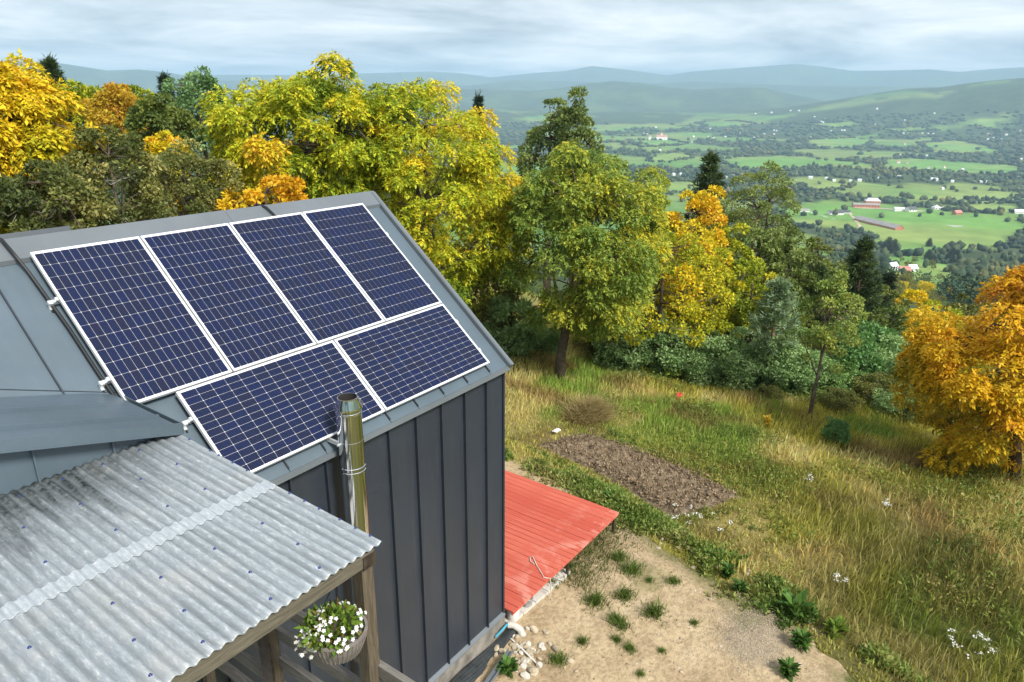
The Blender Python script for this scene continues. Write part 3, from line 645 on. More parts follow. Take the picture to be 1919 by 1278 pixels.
# ------------------------------------------------------------------ porch
porch = thing('porch', 'wooden porch with translucent corrugated roof on weathered posts', 'porch', (-5.6, -2.6, -5.05))
PX = -5.49; PXL = -9.6; CP = 0.076
def zroof(y): return 0.765+(0.765-0.692)*(y-0.0)/2.71
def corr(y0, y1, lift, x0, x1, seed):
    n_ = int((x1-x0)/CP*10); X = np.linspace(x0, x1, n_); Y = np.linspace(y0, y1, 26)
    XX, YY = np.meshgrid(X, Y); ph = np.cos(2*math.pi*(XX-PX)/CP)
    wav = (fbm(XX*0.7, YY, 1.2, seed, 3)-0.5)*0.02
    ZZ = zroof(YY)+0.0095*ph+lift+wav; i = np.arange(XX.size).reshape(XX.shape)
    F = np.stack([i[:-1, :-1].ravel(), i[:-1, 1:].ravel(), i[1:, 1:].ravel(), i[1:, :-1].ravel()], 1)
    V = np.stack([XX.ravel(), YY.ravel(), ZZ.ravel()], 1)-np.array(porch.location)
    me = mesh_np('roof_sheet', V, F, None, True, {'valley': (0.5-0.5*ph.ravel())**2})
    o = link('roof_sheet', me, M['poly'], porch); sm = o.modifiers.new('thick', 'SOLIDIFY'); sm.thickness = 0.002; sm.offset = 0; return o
corr(-1.52, 0.0, 0.003, PXL, PX, 3); corr(-2.71, -1.38, 0.0, PXL, PX, 5)
# the doubled lap between the sheets
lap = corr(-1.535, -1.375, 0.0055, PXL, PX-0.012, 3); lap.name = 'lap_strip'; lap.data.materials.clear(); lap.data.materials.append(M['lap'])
SCR = MB().lathe([(0.0, 0.011), (0.006, 0.010), (0.008, 0.003), (0.0115, 0.002), (0.0115, 0.0)], (0, 0, 0), 8).mesh('screw', True); SCR.materials.append(M['bluescrew'])
po = np.array(porch.location)
sc_n = 0
for yy in (-0.16, -0.62, -1.15, -1.88, -2.28, -2.60):
    kx = 0
    while PX-kx*CP > -8.4:
        x = PX-kx*CP; x_ = x if kx else x-0.0
        zz = zroof(yy)+0.0095+(0.003 if yy > -1.45 else 0)+float((fbm(np.array([x_*0.7]), np.array([yy]), 1.2, 3 if yy > -1.45 else 5, 3)[0]-0.5)*0.02)
        link('screw', SCR, None, porch, np.array((x_ - (0.004 if kx == 0 else 0), yy+random.uniform(-.05, .05)*0, zz))-po); kx += random.choice((4, 5, 5, 6))
for yy in (-0.3, -0.75, -0.95, -1.7, -2.05, -2.45):
    zz = zroof(yy)+0.0095+(0.003 if yy > -1.45 else 0)+float((fbm(np.array([PX*0.7]), np.array([yy]), 1.2, 3 if yy > -1.45 else 5, 3)[0]-0.5)*0.02)
    link('screw', SCR, None, porch, np.array((PX-0.004, yy, zz))-po)
zb = zroof(-2.62)-0.025
part('front_beam', MB().box(PXL, PX-0.05, -2.68, -2.60, zb-0.115, zb), M['weatherx'], porch)
part('side_beam', MB().prism([(PX-0.13, -2.595, zb-0.10), (PX-0.13, -0.02, zroof(0)-0.13), (PX-0.13, -0.02, zroof(0)-0.025), (PX-0.13, -2.595, zb)], (0.07, 0, 0)), M['weathery'], porch)
part('wall_plate', MB().box(PXL, PX-0.14, -0.09, -0.055, zroof(0)-0.14, zroof(0)-0.03), M['weatherx'], porch)
for x in (-6.6, -7.7, -8.8): part('rafter', MB().prism([(x, -2.595, zb-0.09), (x, -0.1, zroof(0)-0.12), (x, -0.1, zroof(0)-0.03), (x, -2.595, zb-0.003)], (0.05, 0, 0)), M['weathery'], porch)
part('purlin', MB().box(PXL, PX-0.14, -1.48, -1.43, zroof(-1.45)-0.075, zroof(-1.45)-0.026), M['weatherx'], porch)
def post(x, y, zt, s, mat): part('post', MB().box(x-s/2, x+s/2, y-s/2, y+s/2, -5.3, zt), mat, porch)
post(PX-0.105, -2.61, zb-0.117, 0.105, M['weatherz']); part('post_bracket', MB().box(PX-0.158, PX-0.048, -2.69, -2.682, zb-0.13, zb-0.03), M['post'], porch)
post(PX-0.10, -1.32, -0.40, 0.10, M['weatherz']); post(PX-0.10, -0.12, zroof(0)-0.14, 0.09, M['weatherz']); post(-8.9, -2.62, zb-0.117, 0.105, M['weatherz'])
part('steel_upright', MB().box(PX-0.172, PX-0.152, -1.40, -1.24, -3.0, -0.38), M['post'], porch)
for z in (-0.47, -0.79, -1.11, -1.43, -1.75):
    part('rail', MB().quadbox((PX-0.075, -3.30, z), (0.055, 0, 0.0), (0, 3.24, 0), (0, 0, 0.105)), M['weathery'], porch)
for z in (-0.79, -1.11, -1.43, -1.75):
    part('front_rail', MB().box(-8.8, -6.9, -2.655, -2.60, z, z+0.105), M['weatherx'], porch)
FLZ = -2.30
part('floor_frame', MB().box(-9.5, PX-0.20, -2.75, -0.06, FLZ-0.22, FLZ-0.021), M['weatherx'], porch)
for i in range(10):
    for j_ in range(7):
        x = -9.4+i*0.372; y = -2.72+j_*0.378
        part('floor_tile', MB().box(x, x+0.366, y, y+0.372, FLZ-0.02, FLZ), M['tile'], porch)
# hanging basket
hb = np.array((-5.88, -2.64, 0.0)); BZ = 0.17
bas = thing('hanging_basket', 'round taupe woven basket hanging from the porch beam by the post', 'basket', (hb[0], hb[1], BZ-0.25))
rim = 0.195; m_ = MB(); m_.lathe([(0.0, -0.20), (0.09, -0.195), (0.15, -0.15), (0.185, -0.06), (rim, 0.0), (rim+0.012, 0.004), (rim+0.012, 0.018), (rim-0.008, 0.018), (rim-0.012, -0.02), (0.0, -0.03)], (hb[0], hb[1], BZ), 40)
part('bowl', m_, M['basket'], bas, True)
for k_ in range(36):
    a = 2*math.pi*k_/36; c_, s_ = math.cos(a), math.sin(a)
    part('weave_rib', MB().tube([(hb[0]+c_*q, hb[1]+s_*q, BZ+z) for q, z in ((0.10, -0.192), (0.153, -0.148), (0.188, -0.058), (rim+0.003, 0.0))], 0.0055, 5), M['basket'], bas)
hook = np.array((hb[0]+0.0, hb[1], zb-0.118))
for k_ in range(3):
    a = 0.6+2*math.pi*k_/3
    part('hanger', MB().tube([hook, (hb[0]+rim*math.cos(a), hb[1]+rim*math.sin(a), BZ+0.01)], 0.0035, 5), M['black'], bas)
# planting in the basket: built with the plant helpers below
BASKET = (hb[0], hb[1], BZ)

# ------------------------------------------------------------------ deck
DZ = -4.60; DX0, DX1, DY0, DY1 = XR+0.03, 3.40, -0.20, 6.2
deck = thing('deck', 'red painted plank deck beside the gable end of the house', 'deck', (1.5, 3.0, -5.05))
nb = 27; bw = (DX1-DX0)/nb
for i in range(nb):
    a = DX0+i*bw; dz = random.uniform(-.003, .003); tl = random.uniform(-.012, .012)
    o = part('plank', MB().quadbox((0, 0, -0.028), (bw-0.008, 0, random.uniform(-.003, .003)), (0, DY1-DY0, 0), (0, 0, 0.028)), M['red'], None)
    o.parent = deck; o.location = tuple(np.array((a, DY0+tl, DZ+dz))-np.array(deck.location))
part('front_board', MB().box(DX0, DX1, DY0+0.025, DY0+0.05, DZ-0.085, DZ-0.033), M['red'], deck); part('side_board', MB().box(DX1-0.03, DX1-0.005, DY0+0.052, DY1, DZ-0.085, DZ-0.033), M['red'], deck)
for y in (0.5, 1.6, 2.7, 3.8, 4.9): part('joist', MB().box(DX0, DX1-0.04, y, y+0.05, DZ-0.15, DZ-0.034), M['weatherx'], deck)
for x, y in ((1.45, -0.13), (3.33, -0.11), (3.33, 2.6), (1.45, 2.6), (3.33, 5.4)): part('post', MB().box(x-0.022, x+0.022, y-0.022, y+0.022, -5.6, DZ-0.034), M['post'], deck)

# ------------------------------------------------------------------ foliage builders
def nrm(a): return a/(np.linalg.norm(a, axis=-1, keepdims=True)+1e-9)
def rdir(n, rng): return nrm(rng.normal(size=(n, 3)))
def leafquads(P, D, Sd, L, W, C, fold=0.12):
    D = nrm(D); Sd = nrm(Sd-D*np.sum(Sd*D, 1, keepdims=True)); N = np.cross(D, Sd)
    L = L[:, None]; W = W[:, None]
    v0 = P; v2 = P+D*L-N*L*0.10; mid = P+D*L*0.45+N*W*fold
    V = np.stack([v0, mid+Sd*W*0.5, v2, mid-Sd*W*0.5], 1).reshape(-1, 3)
    F = np.arange(len(P)*4).reshape(-1, 4); return V, F, np.repeat(C, 4, 0)
def ramp3(t, cols):
    cols = np.asarray(cols); k = len(cols)-1; t = np.clip(t, 0, 0.9999)*k; i = t.astype(int); f = (t-i)[:, None]
    return cols[i]*(1-f)+cols[i+1]*f
def colmul(C, rng, a=0.22):
    return np.clip(C*(1+rng.uniform(-a, a, (len(C), 1))), 0.004, 0.95)
def dnoise(d, seed):
    r = np.random.default_rng(seed); t = np.zeros(len(d))
    for k in range(9):
        w = r.normal(size=3)*(1.5+0.7*k); t += np.sin(d@w+r.uniform(0, 6.28))/(1+0.25*k)
    return t/3.4
def broad_crown(ctr, a, b, pal, rng, nclump, nleaf, leaf, style='plain', shape='ovoid', bias=(0, 0, 0), rc=0.22, lump=0.22, tj=0.10):
    """leaf quads spread over clumps that fill a lumpy crown; returns V, F, C and clump centres"""
    d = rdir(nclump*3, rng); d[:, 2] = d[:, 2]*0.95+0.08; d = nrm(d)[:nclump]
    m = 1+lump*dnoise(d, int(rng.integers(1e6)))
    fr = (0.42+0.58*rng.random(nclump)**0.55)*m
    sc = np.array((a, a, b)); P = d*fr[:, None]
    if shape == 'column': P[:, :2] *= (1-0.35*np.clip(P[:, 2:3], -1, 1)**2); 
    if shape == 'cone': P[:, :2] *= np.clip(0.95-0.55*P[:, 2:3], 0.15, 1.5)
    if shape == 'dome': P[:, 2] = np.abs(P[:, 2])*1.7-0.75
    ca = 0.86 if style == 'walnut' else 0.95
    CC = ctr+P*sc*ca; rcl = rc*min(a, b*1.3)*rng.uniform(0.65, 1.25, nclump)
    t0 = 0.5+0.30*dnoise(P*1.3, int(rng.integers(1e6)))+P@np.asarray(bias)+rng.normal(size=nclump)*tj
    n = nleaf; ci = rng.integers(0, nclump, n); u = rdir(n, rng); out = nrm(P)[ci]
    u = nrm(u+out*0.55+np.array((0, 0, 0.25)))
    R = rcl[ci]*(0.45+0.55*rng.random(n)**0.5)
    Q = CC[ci]+u*R[:, None]*np.array((1.1, 1.1, 0.8))
    t = t0[ci]+rng.normal(size=n)*0.12
    if style == 'walnut':
        # compound leaves: seven leaflets hang along a drooping stalk
        A = nrm(u*np.array((1, 1, 0.4))+rng.normal(size=(n, 3))*0.35+np.array((0, 0, -0.15))); Sd = nrm(np.cross(A, rng.normal(size=(n, 3))*0.5+np.array((0, 0, 1))))
        LL = leaf*rng.uniform(0.75, 1.25, n); Vs = []; Cs = []; k = 0; tt = (0.35, 0.35, 0.65, 0.65, 0.9, 0.9, 1.0); sg = (1, -1, 1, -1, 1, -1, 0); sz = (0.75, .75, .95, .95, 1, 1, 1.1)
        cl = ramp3(t, pal)
        for q in range(7):
            pos = Q+A*(LL*1.9*tt[q])[:, None]+np.array((0, 0, -1))*(LL*0.9*tt[q]**2)[:, None]
            dd = A*0.6+Sd*(0.95*sg[q])+np.array((0, 0, -0.55))+rng.normal(size=(n, 3))*0.22
            V, F, C = leafquads(pos, dd, np.cross(dd, rng.normal(size=(n, 3))*0.5+np.array((0, 0, 1.0))), LL*sz[q], LL*sz[q]*0.44, colmul(cl, rng, 0.16)); Vs.append(V); Cs.append(C)
        V = np.concatenate(Vs); C = np.concatenate(Cs); F = np.arange(len(V)).reshape(-1, 4)
    else:
        dd = u*0.7+rng.normal(size=(n, 3))*0.6+np.array((0, 0, -0.25)); L = leaf*rng.uniform(0.65, 1.35, n)
        V, F, C = leafquads(Q, dd, rng.normal(size=(n, 3)), L, L*0.55, colmul(ramp3(t, pal), rng))
    return V, F, C, CC
def limbs(mb, tp, CC, rng, r0, nmain=8, lowfrac=0.45, thin=0.018):
    """limbs from the trunk to the clumps"""
    tp = np.asarray(tp); n = len(CC); order = rng.permutation(n); main = order[:min(nmain, n)]; nodes = [tp[-1]]
    def on_trunk(f):
        f = f*(len(tp)-1); i = min(int(f), len(tp)-2); return tp[i]*(1-(f-i))+tp[i+1]*(f-i)
    for k, i in enumerate(main):
        s = on_trunk(lowfrac+(1-lowfrac)*(k+0.5)/len(main)); e_ = CC[i]; v = e_-s; ln = np.linalg.norm(v)
        m1 = s+v*0.35+np.array((0, 0, ln*0.06))+rng.normal(size=3)*ln*0.05; m2 = s+v*0.7+np.array((0, 0, ln*0.07))+rng.normal(size=3)*ln*0.06
        ra = r0*rng.uniform(0.35, 0.5); mb.tube([s, m1, m2, e_], [ra, ra*0.75, ra*0.5, ra*0.2], 5, False); nodes += [m1, m2, s*0.4+m1*0.6, m1*0.5+m2*0.5]
    nodes = np.array(nodes)
    for i in order[min(nmain, n):]:
        dd = np.linalg.norm(nodes-CC[i], axis=1); s = nodes[int(np.argmin(dd))]; v = CC[i]-s
        m1 = s+v*0.5+rng.normal(size=3)*np.linalg.norm(v)*0.10+np.array((0, 0, 0.05)); mb.tube([s, m1, CC[i]], [thin*1.6, thin*1.1, thin*0.5], 4, False)
def world_w(px, py, r, wpx):
    p = at_dist(px, py, r); return wpx/FPX*float(np.dot(p-CAM, _F))
def tree(name, label, px, r, top, bot, wpx, pal, n, leaf, style='plain', shape='ovoid', bias=(0, 0, 0), nclump=70, base_px=None, rc=0.22, lump=0.22, tr=None, bark='bark', group=None, seed=0, cat='tree', lowfrac=0.45, nmain=8, mat='leaf', depth=1.0, twigs=0):
    rng = np.random.default_rng(1000+seed*77+int(px)); mid = (top+bot)/2
    zt = at_dist(px, top, r)[2]; zbm = at_dist(px, bot, r)[2]; c = at_dist(px, mid, r); a = world_w(px, mid, r, wpx)/2; b = (zt-zbm)/2; c[2] = (zt+zbm)/2
    if base_px is None: bx, by = c[0], c[1]
    else: bx, by = base_px
    gz0 = float(terrain(np.array([bx]), np.array([by]))[0]); base = np.array((bx, by, gz0))
    o = thing(name, label, cat, base, group)
    if style == 'plain': n = int(n*0.80); leaf *= 1.05
    V, F, C, CC = broad_crown(c-base, a, b, pal, rng, nclump, n, leaf, style, shape, bias, rc, lump)
    link('crown', mesh_np('crown', V, F, C), M[mat], o)
    H = c[2]+b*0.55-gz0; tr = tr or max(0.05, 0.022*H); hh = c-base
    tp = [np.array((0, 0, -0.25)), np.array((hh[0]*0.05, hh[1]*0.05, 0.12*H)), np.array((hh[0]*0.25+rng.normal()*0.05, hh[1]*0.25, 0.30*H)), np.array((hh[0]*0.6, hh[1]*0.6, 0.58*H)), np.array((hh[0]*0.95, hh[1]*0.95, H))]
    mb = MB().tube(tp, [tr*1.35, tr*1.05, tr*0.9, tr*0.6, tr*0.15], 9); limbs(mb, tp, CC, rng, tr, nmain, lowfrac, max(0.010, tr*0.10))
    me = mb.mesh('trunk', True); link('trunk', me, M[bark], o)
    for _ in range(twigs):     # bare grey branches poking out towards the open side
        s = c-base+rdir(1, rng)[0]*np.array((a, a, b))*0.5; tow = nrm((CAM-c)[None])[0]; q = [s]
        dv = tow*0.7+_R*rng.uniform(-0.9, 0.9)+np.array((0, 0, rng.uniform(-0.5, 0.2)))
        for k in range(5): q.append(q[-1]+dv*0.30+rng.normal(size=3)*0.09)
        m2 = MB().tube(q, [0.022, 0.018, 0.014, 0.010, 0.007, 0.004], 4, False)
        for k in (2, 3, 4):
            w2 = [q[k]]
            for _k in range(3): w2.append(w2[-1]+dv*0.16+rng.normal(size=3)*0.10)
            m2.tube(w2, [0.009, 0.007, 0.005, 0.003], 3, False)
        link('bare_branch', m2.mesh('bare_branch', True), M['twig'], o)
    return o
def needles(P, D, n, L, W, pal, rng, spread=0.8, up=0.0):
    k = len(P); ci = rng.integers(0, k, n); dd = nrm(D[ci]+rng.normal(size=(n, 3))*spread+np.array((0, 0, up)))
    t = rng.random(k)[ci]+rng.normal(size=n)*0.15
    return leafquads(P[ci]+rng.normal(size=(n, 3))*L*0.25, dd, rng.normal(size=(n, 3)), L*rng.uniform(0.7, 1.3, n), np.full(n, W), colmul(ramp3(t, pal), rng, 0.25), 0)
def conifer(name, label, px, r, top, bot, wpx, pal, n, L, kind='pine', seed=0, group=None, tr=None, nl=None, base_px=None, clear=0.0, cat='tree'):
    rng = np.random.default_rng(5000+seed*31+int(px)); zt = at_dist(px, top, r)[2]; c = at_dist(px, (top+bot)/2, r); a = world_w(px, (top+bot)/2, r, wpx)/2
    bx, by = (c[0], c[1]) if base_px is None else base_px
    gz0 = float(terrain(np.array([bx]), np.array([by]))[0]); zb_ = at_dist(px, bot, r)[2]; base = np.array((bx, by, gz0)); o = thing(name, label, cat, base, group)
    off = np.array((c[0]-bx, c[1]-by, 0)); H = zt-gz0; h0 = max(zb_-gz0, 0.3); tr = tr or 0.016*H+0.03
    tip = off+np.array((0, 0, H)); mb = MB().tube([(0, 0, -0.2), off*0.5+np.array((0, 0, H*0.5)), tip], [tr*1.2, tr*0.75, 0.012], 7)
    nl = nl or max(7, int((H-h0)/0.55)); P = []; D = []
    for i in range(nl):
        f = (i+0.5)/nl; z = h0+(H-h0)*f; cc = off*min(1, z/H)+np.array((0, 0, z))
        if kind == 'spruce': rad = a*(1-f)**0.85*rng.uniform(0.85, 1.1)+0.06; nb_ = 9
        else: rad = a*(1-f**1.7)*rng.uniform(0.55, 1.15)*(0.55+0.45*min(1, f*3))+0.08; nb_ = 6
        a0 = rng.uniform(0, 6.28)
        for k in range(nb_):
            th = a0+6.283*k/nb_+rng.normal()*0.2; ln = rad*rng.uniform(0.75, 1.1); tilt = (0.30 if kind == 'pine' else -0.25+0.5*f)
            dv = np.array((math.cos(th), math.sin(th), tilt)); e_ = cc+dv*ln+np.array((0, 0, 0.12*ln*ln/(a+.1) if kind == 'pine' else 0))
            mb.tube([cc, cc+(e_-cc)*0.55, e_], [tr*0.22, tr*0.15, 0.004], 4, False)
            m_ = max(3, int(ln/0.22))
            for q in np.linspace(0.35 if kind == 'pine' else 0.15, 1.0, m_):
                P.append(cc+(e_-cc)*q+rng.normal(size=3)*(0.10 if kind == 'pine' else 0.05)*(0.4+ln)*0.6); D.append(dv*np.array((1, 1, 0.6))+np.array((0, 0, 0.45 if kind == 'pine' else -0.1)))
    P.append(tip); D.append(np.array((0, 0, 1.0)))
    V, F, C = needles(np.array(P), np.array(D), n, L, L*0.16, pal, rng, 0.65)
    link('crown', mesh_np('crown', V, F, C), M['needle'], o); link('trunk', mb.mesh('trunk', True), M['pinebark'], o); return o

# leaf colours (linear), green through to autumn yellow
G_WALNUT = [(0.09, 0.17, 0.022), (0.23, 0.33, 0.026), (0.48, 0.52, 0.028), (0.72, 0.60, 0.03), (0.72, 0.44, 0.035)]
G_GREENW = [(0.06, 0.12, 0.025), (0.13, 0.22, 0.042), (0.22, 0.31, 0.05), (0.38, 0.43, 0.055), (0.62, 0.54, 0.035)]
G_YELLOW = [(0.14, 0.20, 0.018), (0.45, 0.44, 0.022), (0.72, 0.58, 0.025), (0.78, 0.54, 0.025), (0.74, 0.42, 0.03)]
G_ORANGE = [(0.12, 0.16, 0.02), (0.42, 0.34, 0.02), (0.66, 0.44, 0.018), (0.76, 0.50, 0.018), (0.74, 0.40, 0.016), (0.50, 0.20, 0.02)]
G_OLIVE = [(0.035, 0.052, 0.018), (0.070, 0.098, 0.030), (0.125, 0.15, 0.042), (0.22, 0.23, 0.06), (0.48, 0.44, 0.16)]
G_POPLAR = [(0.075, 0.12, 0.035), (0.14, 0.20, 0.055), (0.22, 0.29, 0.08), (0.31, 0.37, 0.11)]
G_WILLOW = [(0.08, 0.17, 0.065), (0.14, 0.26, 0.10), (0.22, 0.36, 0.15), (0.30, 0.45, 0.19)]
G_TEAL = [(0.12, 0.22, 0.08), (0.23, 0.37, 0.14), (0.36, 0.52, 0.22), (0.48, 0.62, 0.29)]
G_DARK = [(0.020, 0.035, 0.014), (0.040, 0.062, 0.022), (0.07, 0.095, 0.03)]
G_YGREEN = [(0.09, 0.15, 0.02), (0.24, 0.32, 0.028), (0.45, 0.47, 0.03), (0.66, 0.56, 0.03)]
G_PINE = [(0.030, 0.058, 0.024), (0.062, 0.105, 0.040), (0.115, 0.165, 0.060)]
G_PINEB = [(0.14, 0.21, 0.11), (0.23, 0.34, 0.19), (0.36, 0.48, 0.29)]
G_SPRUCE = [(0.014, 0.028, 0.018), (0.030, 0.052, 0.030), (0.05, 0.078, 0.042)]
# near walnuts and the trees behind the roof
tree('walnut_tree', 'big walnut in yellow green leaf behind the roof, topmost crown', 565, 24, 80, 470, 345, G_WALNUT, 14500, 0.124, 'walnut', bias=(0.02, 0, 0.03), nclump=150, rc=0.145, lump=0.26, seed=1, tr=0.20, lowfrac=0.3)
tree('walnut_tree', 'walnut turning golden at its right edge, behind the roof corner', 800, 25, 100, 640, 375, G_WALNUT, 16000, 0.124, 'walnut', bias=(0.10, -0.12, 0.06), nclump=180, rc=0.135, lump=0.22, seed=2, tr=0.19, lowfrac=0.25)
tb = ground_hit(1048, 708)
tree('walnut_tree', 'green leafed walnut with bare lower trunk standing in the grass', 1098, float(np.hypot(*(tb-CAM)[:2])), 256, 655, 335, G_GREENW, 14500, 0.118, 'walnut', shape='ovoid', bias=(0.05, -0.05, -0.04), nclump=160, rc=0.135, lump=0.22, seed=3, base_px=(tb[0], tb[1]), tr=0.17, lowfrac=0.35)
tree('yellow_tree', 'large bright yellow tree at the left edge behind the roof', 10, 19.5, 84, 440, 290, G_YELLOW, 10500, 0.122, 'walnut', bias=(0, 0.0, 0.22), nclump=120, rc=0.15, lump=0.24, seed=4, tr=0.19, lowfrac=0.3)
to_ = ground_hit(1897, 902)
tree('orange_tree', 'orange leafed tree with dark trunk at the right edge of the meadow', 1868, float(np.hypot(*(to_-CAM)[:2]))+0.2, 470, 905, 330, G_ORANGE, 11500, 0.115, 'walnut', bias=(0, 0, 0.12), nclump=130, rc=0.15, lump=0.30, seed=5, base_px=(to_[0]+0.3, to_[1]), tr=0.16, lowfrac=0.2, bark='bark')
for i, (px, r, top, bot, w, lab, tw) in enumerate([(215, 18.5, 235, 480, 230, 'dark olive fruit tree with bare grey twigs, right of the yellow tree', 5), (350, 20, 262, 470, 190, 'dark olive fruit tree close behind the ridge, left of the walnut', 2), (110, 17, 300, 480, 190, 'low dark green fruit tree under the big yellow tree', 3)]):
    tree('fruit_tree', lab, px, r, top, bot, w, G_OLIVE, 15000, 0.085, nclump=85, rc=0.2, lump=0.2, seed=10+i, tr=0.10, twigs=tw, bias=(0, 0, 0.10))
tree('yellow_shrub', 'round yellow shrub between the olive fruit trees', 312, 26, 246, 400, 110, G_YELLOW, 7000, 0.13, bias=(0, 0, 0.2), nclump=40, seed=14, cat='shrub')
tree('yellow_shrub', 'golden shrub just above the ridge in front of the walnut', 500, 19.5, 335, 450, 170, [G_YELLOW[1], G_YELLOW[3], (0.70, 0.36, 0.02)], 6000, 0.12, bias=(0, 0, 0.2), nclump=45, seed=15, cat='shrub')
tree('maple_tree', 'orange yellow tree in the row beyond the fruit trees', 225, 42, 150, 300, 140, [G_YELLOW[1], (0.46, 0.33, 0.03), (0.55, 0.34, 0.03), (0.55, 0.28, 0.05)], 9000, 0.19, shape='cone', nclump=60, seed=16, bias=(0, 0, .1))
tree('maple_tree', 'yellow green tree left of the orange yellow one, beyond the fruit trees', 150, 46, 150, 300, 110, G_YGREEN, 7500, 0.2, nclump=50, seed=17, bias=(0, 0, -0.1))
tree('round_tree', 'dark green round tree below the small spruce tip', 300, 38, 178, 320, 120, [G_OLIVE[1], (0.09, 0.14, 0.035), (0.16, 0.21, 0.045), (0.26, 0.30, 0.05)], 9000, 0.17, nclump=60, seed=18)
tree('round_tree', 'olive yellow tree between orange yellow tree and willow', 268, 50, 160, 300, 90, G_YGREEN, 6000, 0.2, nclump=40, seed=19, bias=(0, 0, -0.15))
tree('willow_tree', 'upright blue green willow left of the big walnut', 375, 48, 122, 300, 115, G_WILLOW, 14000, 0.18, shape='ovoid', nclump=85, lump=0.2, rc=0.24, seed=20)
conifer('pine_tree', 'dark pine tip rising behind the yellow tree at left', 106, 58, 116, 260, 70, G_PINE, 7000, 0.42, 'pine', 21)
conifer('spruce_tree', 'small dark spruce tip against the mountains left of the willow', 316, 66, 142, 260, 48, G_SPRUCE, 5000, 0.40, 'spruce', 22)
conifer('spruce_tree', 'thin spruce tip peeping over the right side of the walnut', 897, 62, 180, 300, 22, G_SPRUCE, 3000, 0.40, 'spruce', 23)
# poplars and the wooded slope on the right
tree('poplar_tree', 'tall dark poplar, taller right one of the pair behind the walnuts', 1082, 58, 170, 400, 78, G_POPLAR, 10000, 0.24, shape='column', nclump=70, rc=0.3, lump=0.25, seed=24)
tree('poplar_tree', 'dark poplar, broader left one of the pair behind the walnuts', 1030, 60, 184, 400, 105, G_POPLAR, 11000, 0.24, shape='column', nclump=80, rc=0.25, lump=0.28, seed=25)
tree('maple_tree', 'golden yellow tree just right of the green walnut', 1240, 28, 395, 690, 225, [G_YGREEN[0], G_YGREEN[1], G_YGREEN[2], G_YELLOW[2], G_YELLOW[3]], 17000, 0.125, nclump=105, seed=26, bias=(0, 0, 0.10), rc=0.17)
tree('maple_tree', 'rounded bright yellow tree left of the tall olive poplar', 1296, 33, 328, 620, 140, G_YELLOW, 13000, 0.15, nclump=80, seed=27, bias=(0, 0, 0.15), rc=0.2)
tree('maple_tree', 'yellow green tree below the bright yellow one on the slope', 1330, 30.5, 480, 690, 110, G_YGREEN, 9000, 0.135, nclump=60, seed=28)
tree('poplar_tree', 'tall olive green poplar rising above the slope wood', 1408, 39, 304, 660, 185, G_POPLAR+[(0.20, 0.22, 0.07)], 36000, 0.128, shape='ovoid', nclump=170, lump=0.28, rc=0.19, seed=29)
tree('maple_tree', 'small yellow green tree in front of the tall olive poplar', 1405, 31, 478, 670, 95, G_YGREEN, 8000, 0.13, nclump=55, seed=30)
tree('slope_tree', 'dark green leafy tree right of the tall poplar', 1490, 47, 440, 680, 100, G_POPLAR, 9000, 0.18, nclump=65, seed=31)
tree('slope_tree', 'pale yellow olive tree between poplar and dark pine', 1532, 52, 448, 680, 85, [G_POPLAR[1], (0.16, 0.19, 0.05), (0.26, 0.26, 0.07)], 7500, 0.2, nclump=55, seed=32)
conifer('pine_tree', 'pine top showing between the yellow tree and the poplar', 1324, 46, 292, 500, 85, G_PINE, 9000, 0.36, 'pine', 33)
conifer('pine_tree', 'young blue green pine with thin bare stem among the bushes', 1452, 27.5, 528, 668, 90, G_PINEB, 6000, 0.24, 'pine', 34)
conifer('pine_tree', 'large dark pine in the middle of the wooded slope', 1602, 45, 452, 690, 130, G_PINE, 15000, 0.36, 'pine', 35)
conifer('pine_tree', 'mid green pine behind the young tree on the slope', 1520, 41, 500, 700, 110, [G_PINE[1], (0.07, 0.11, 0.04), (0.11, 0.15, 0.05)], 11000, 0.33, 'pine', 36)
conifer('spruce_tree', 'dark narrow spruce right of the large pine', 1652, 52, 512, 690, 62, G_SPRUCE, 9000, 0.34, 'spruce', 37)
conifer('spruce_tree', 'blackish spruce behind the tall olive poplar at its right foot', 1478, 56, 470, 680, 70, G_SPRUCE, 7000, 0.36, 'spruce', 38)
ty = ground_hit(1517, 782)
tree('young_tree', 'slender young green tree with a thin leaning stem in the meadow', 1556, float(np.hypot(*(ty-CAM)[:2]))+0.6, 506, 690, 125, [(0.11, 0.18, 0.04), (0.20, 0.30, 0.07), (0.32, 0.40, 0.10), (0.48, 0.48, 0.08)], 9500, 0.09, shape='cone', nclump=75, rc=0.2, base_px=(ty[0], ty[1]), seed=39, tr=0.06, lowfrac=0.5)
tree('birch_tree', 'grey green birch with pale stems below the round yellow trees', 1668, 38, 565, 720, 95, G_POPLAR, 10000, 0.125, nclump=70, seed=40, bark='palebark')
tree('maple_tree', 'round golden tree below the orchard slope, the farther one', 1690, 60, 528, 680, 78, G_YELLOW, 7500, 0.22, nclump=45, seed=41)
tree('maple_tree', 'round yellow green tree left of the orange tree on the slope', 1742, 54, 556, 720, 110, G_YGREEN, 10000, 0.2, nclump=60, seed=42, bias=(0, 0, 0.15))
tree('slope_tree', 'olive tree between birch and the orange tree', 1720, 36, 640, 760, 80, G_OLIVE[1:4]+[(0.2, 0.2, 0.05)], 6000, 0.12, nclump=45, seed=43)
tree('slope_tree', 'leafy green tree low between pine and birch on the slope', 1590, 39, 600, 740, 110, G_POPLAR, 8000, 0.15, nclump=60, seed=44)
tree('slope_tree', 'shaded green tree under the tall olive poplar', 1390, 36, 560, 720, 120, G_DARK+[(0.12, 0.15, 0.04)], 8000, 0.14, nclump=60, seed=45)
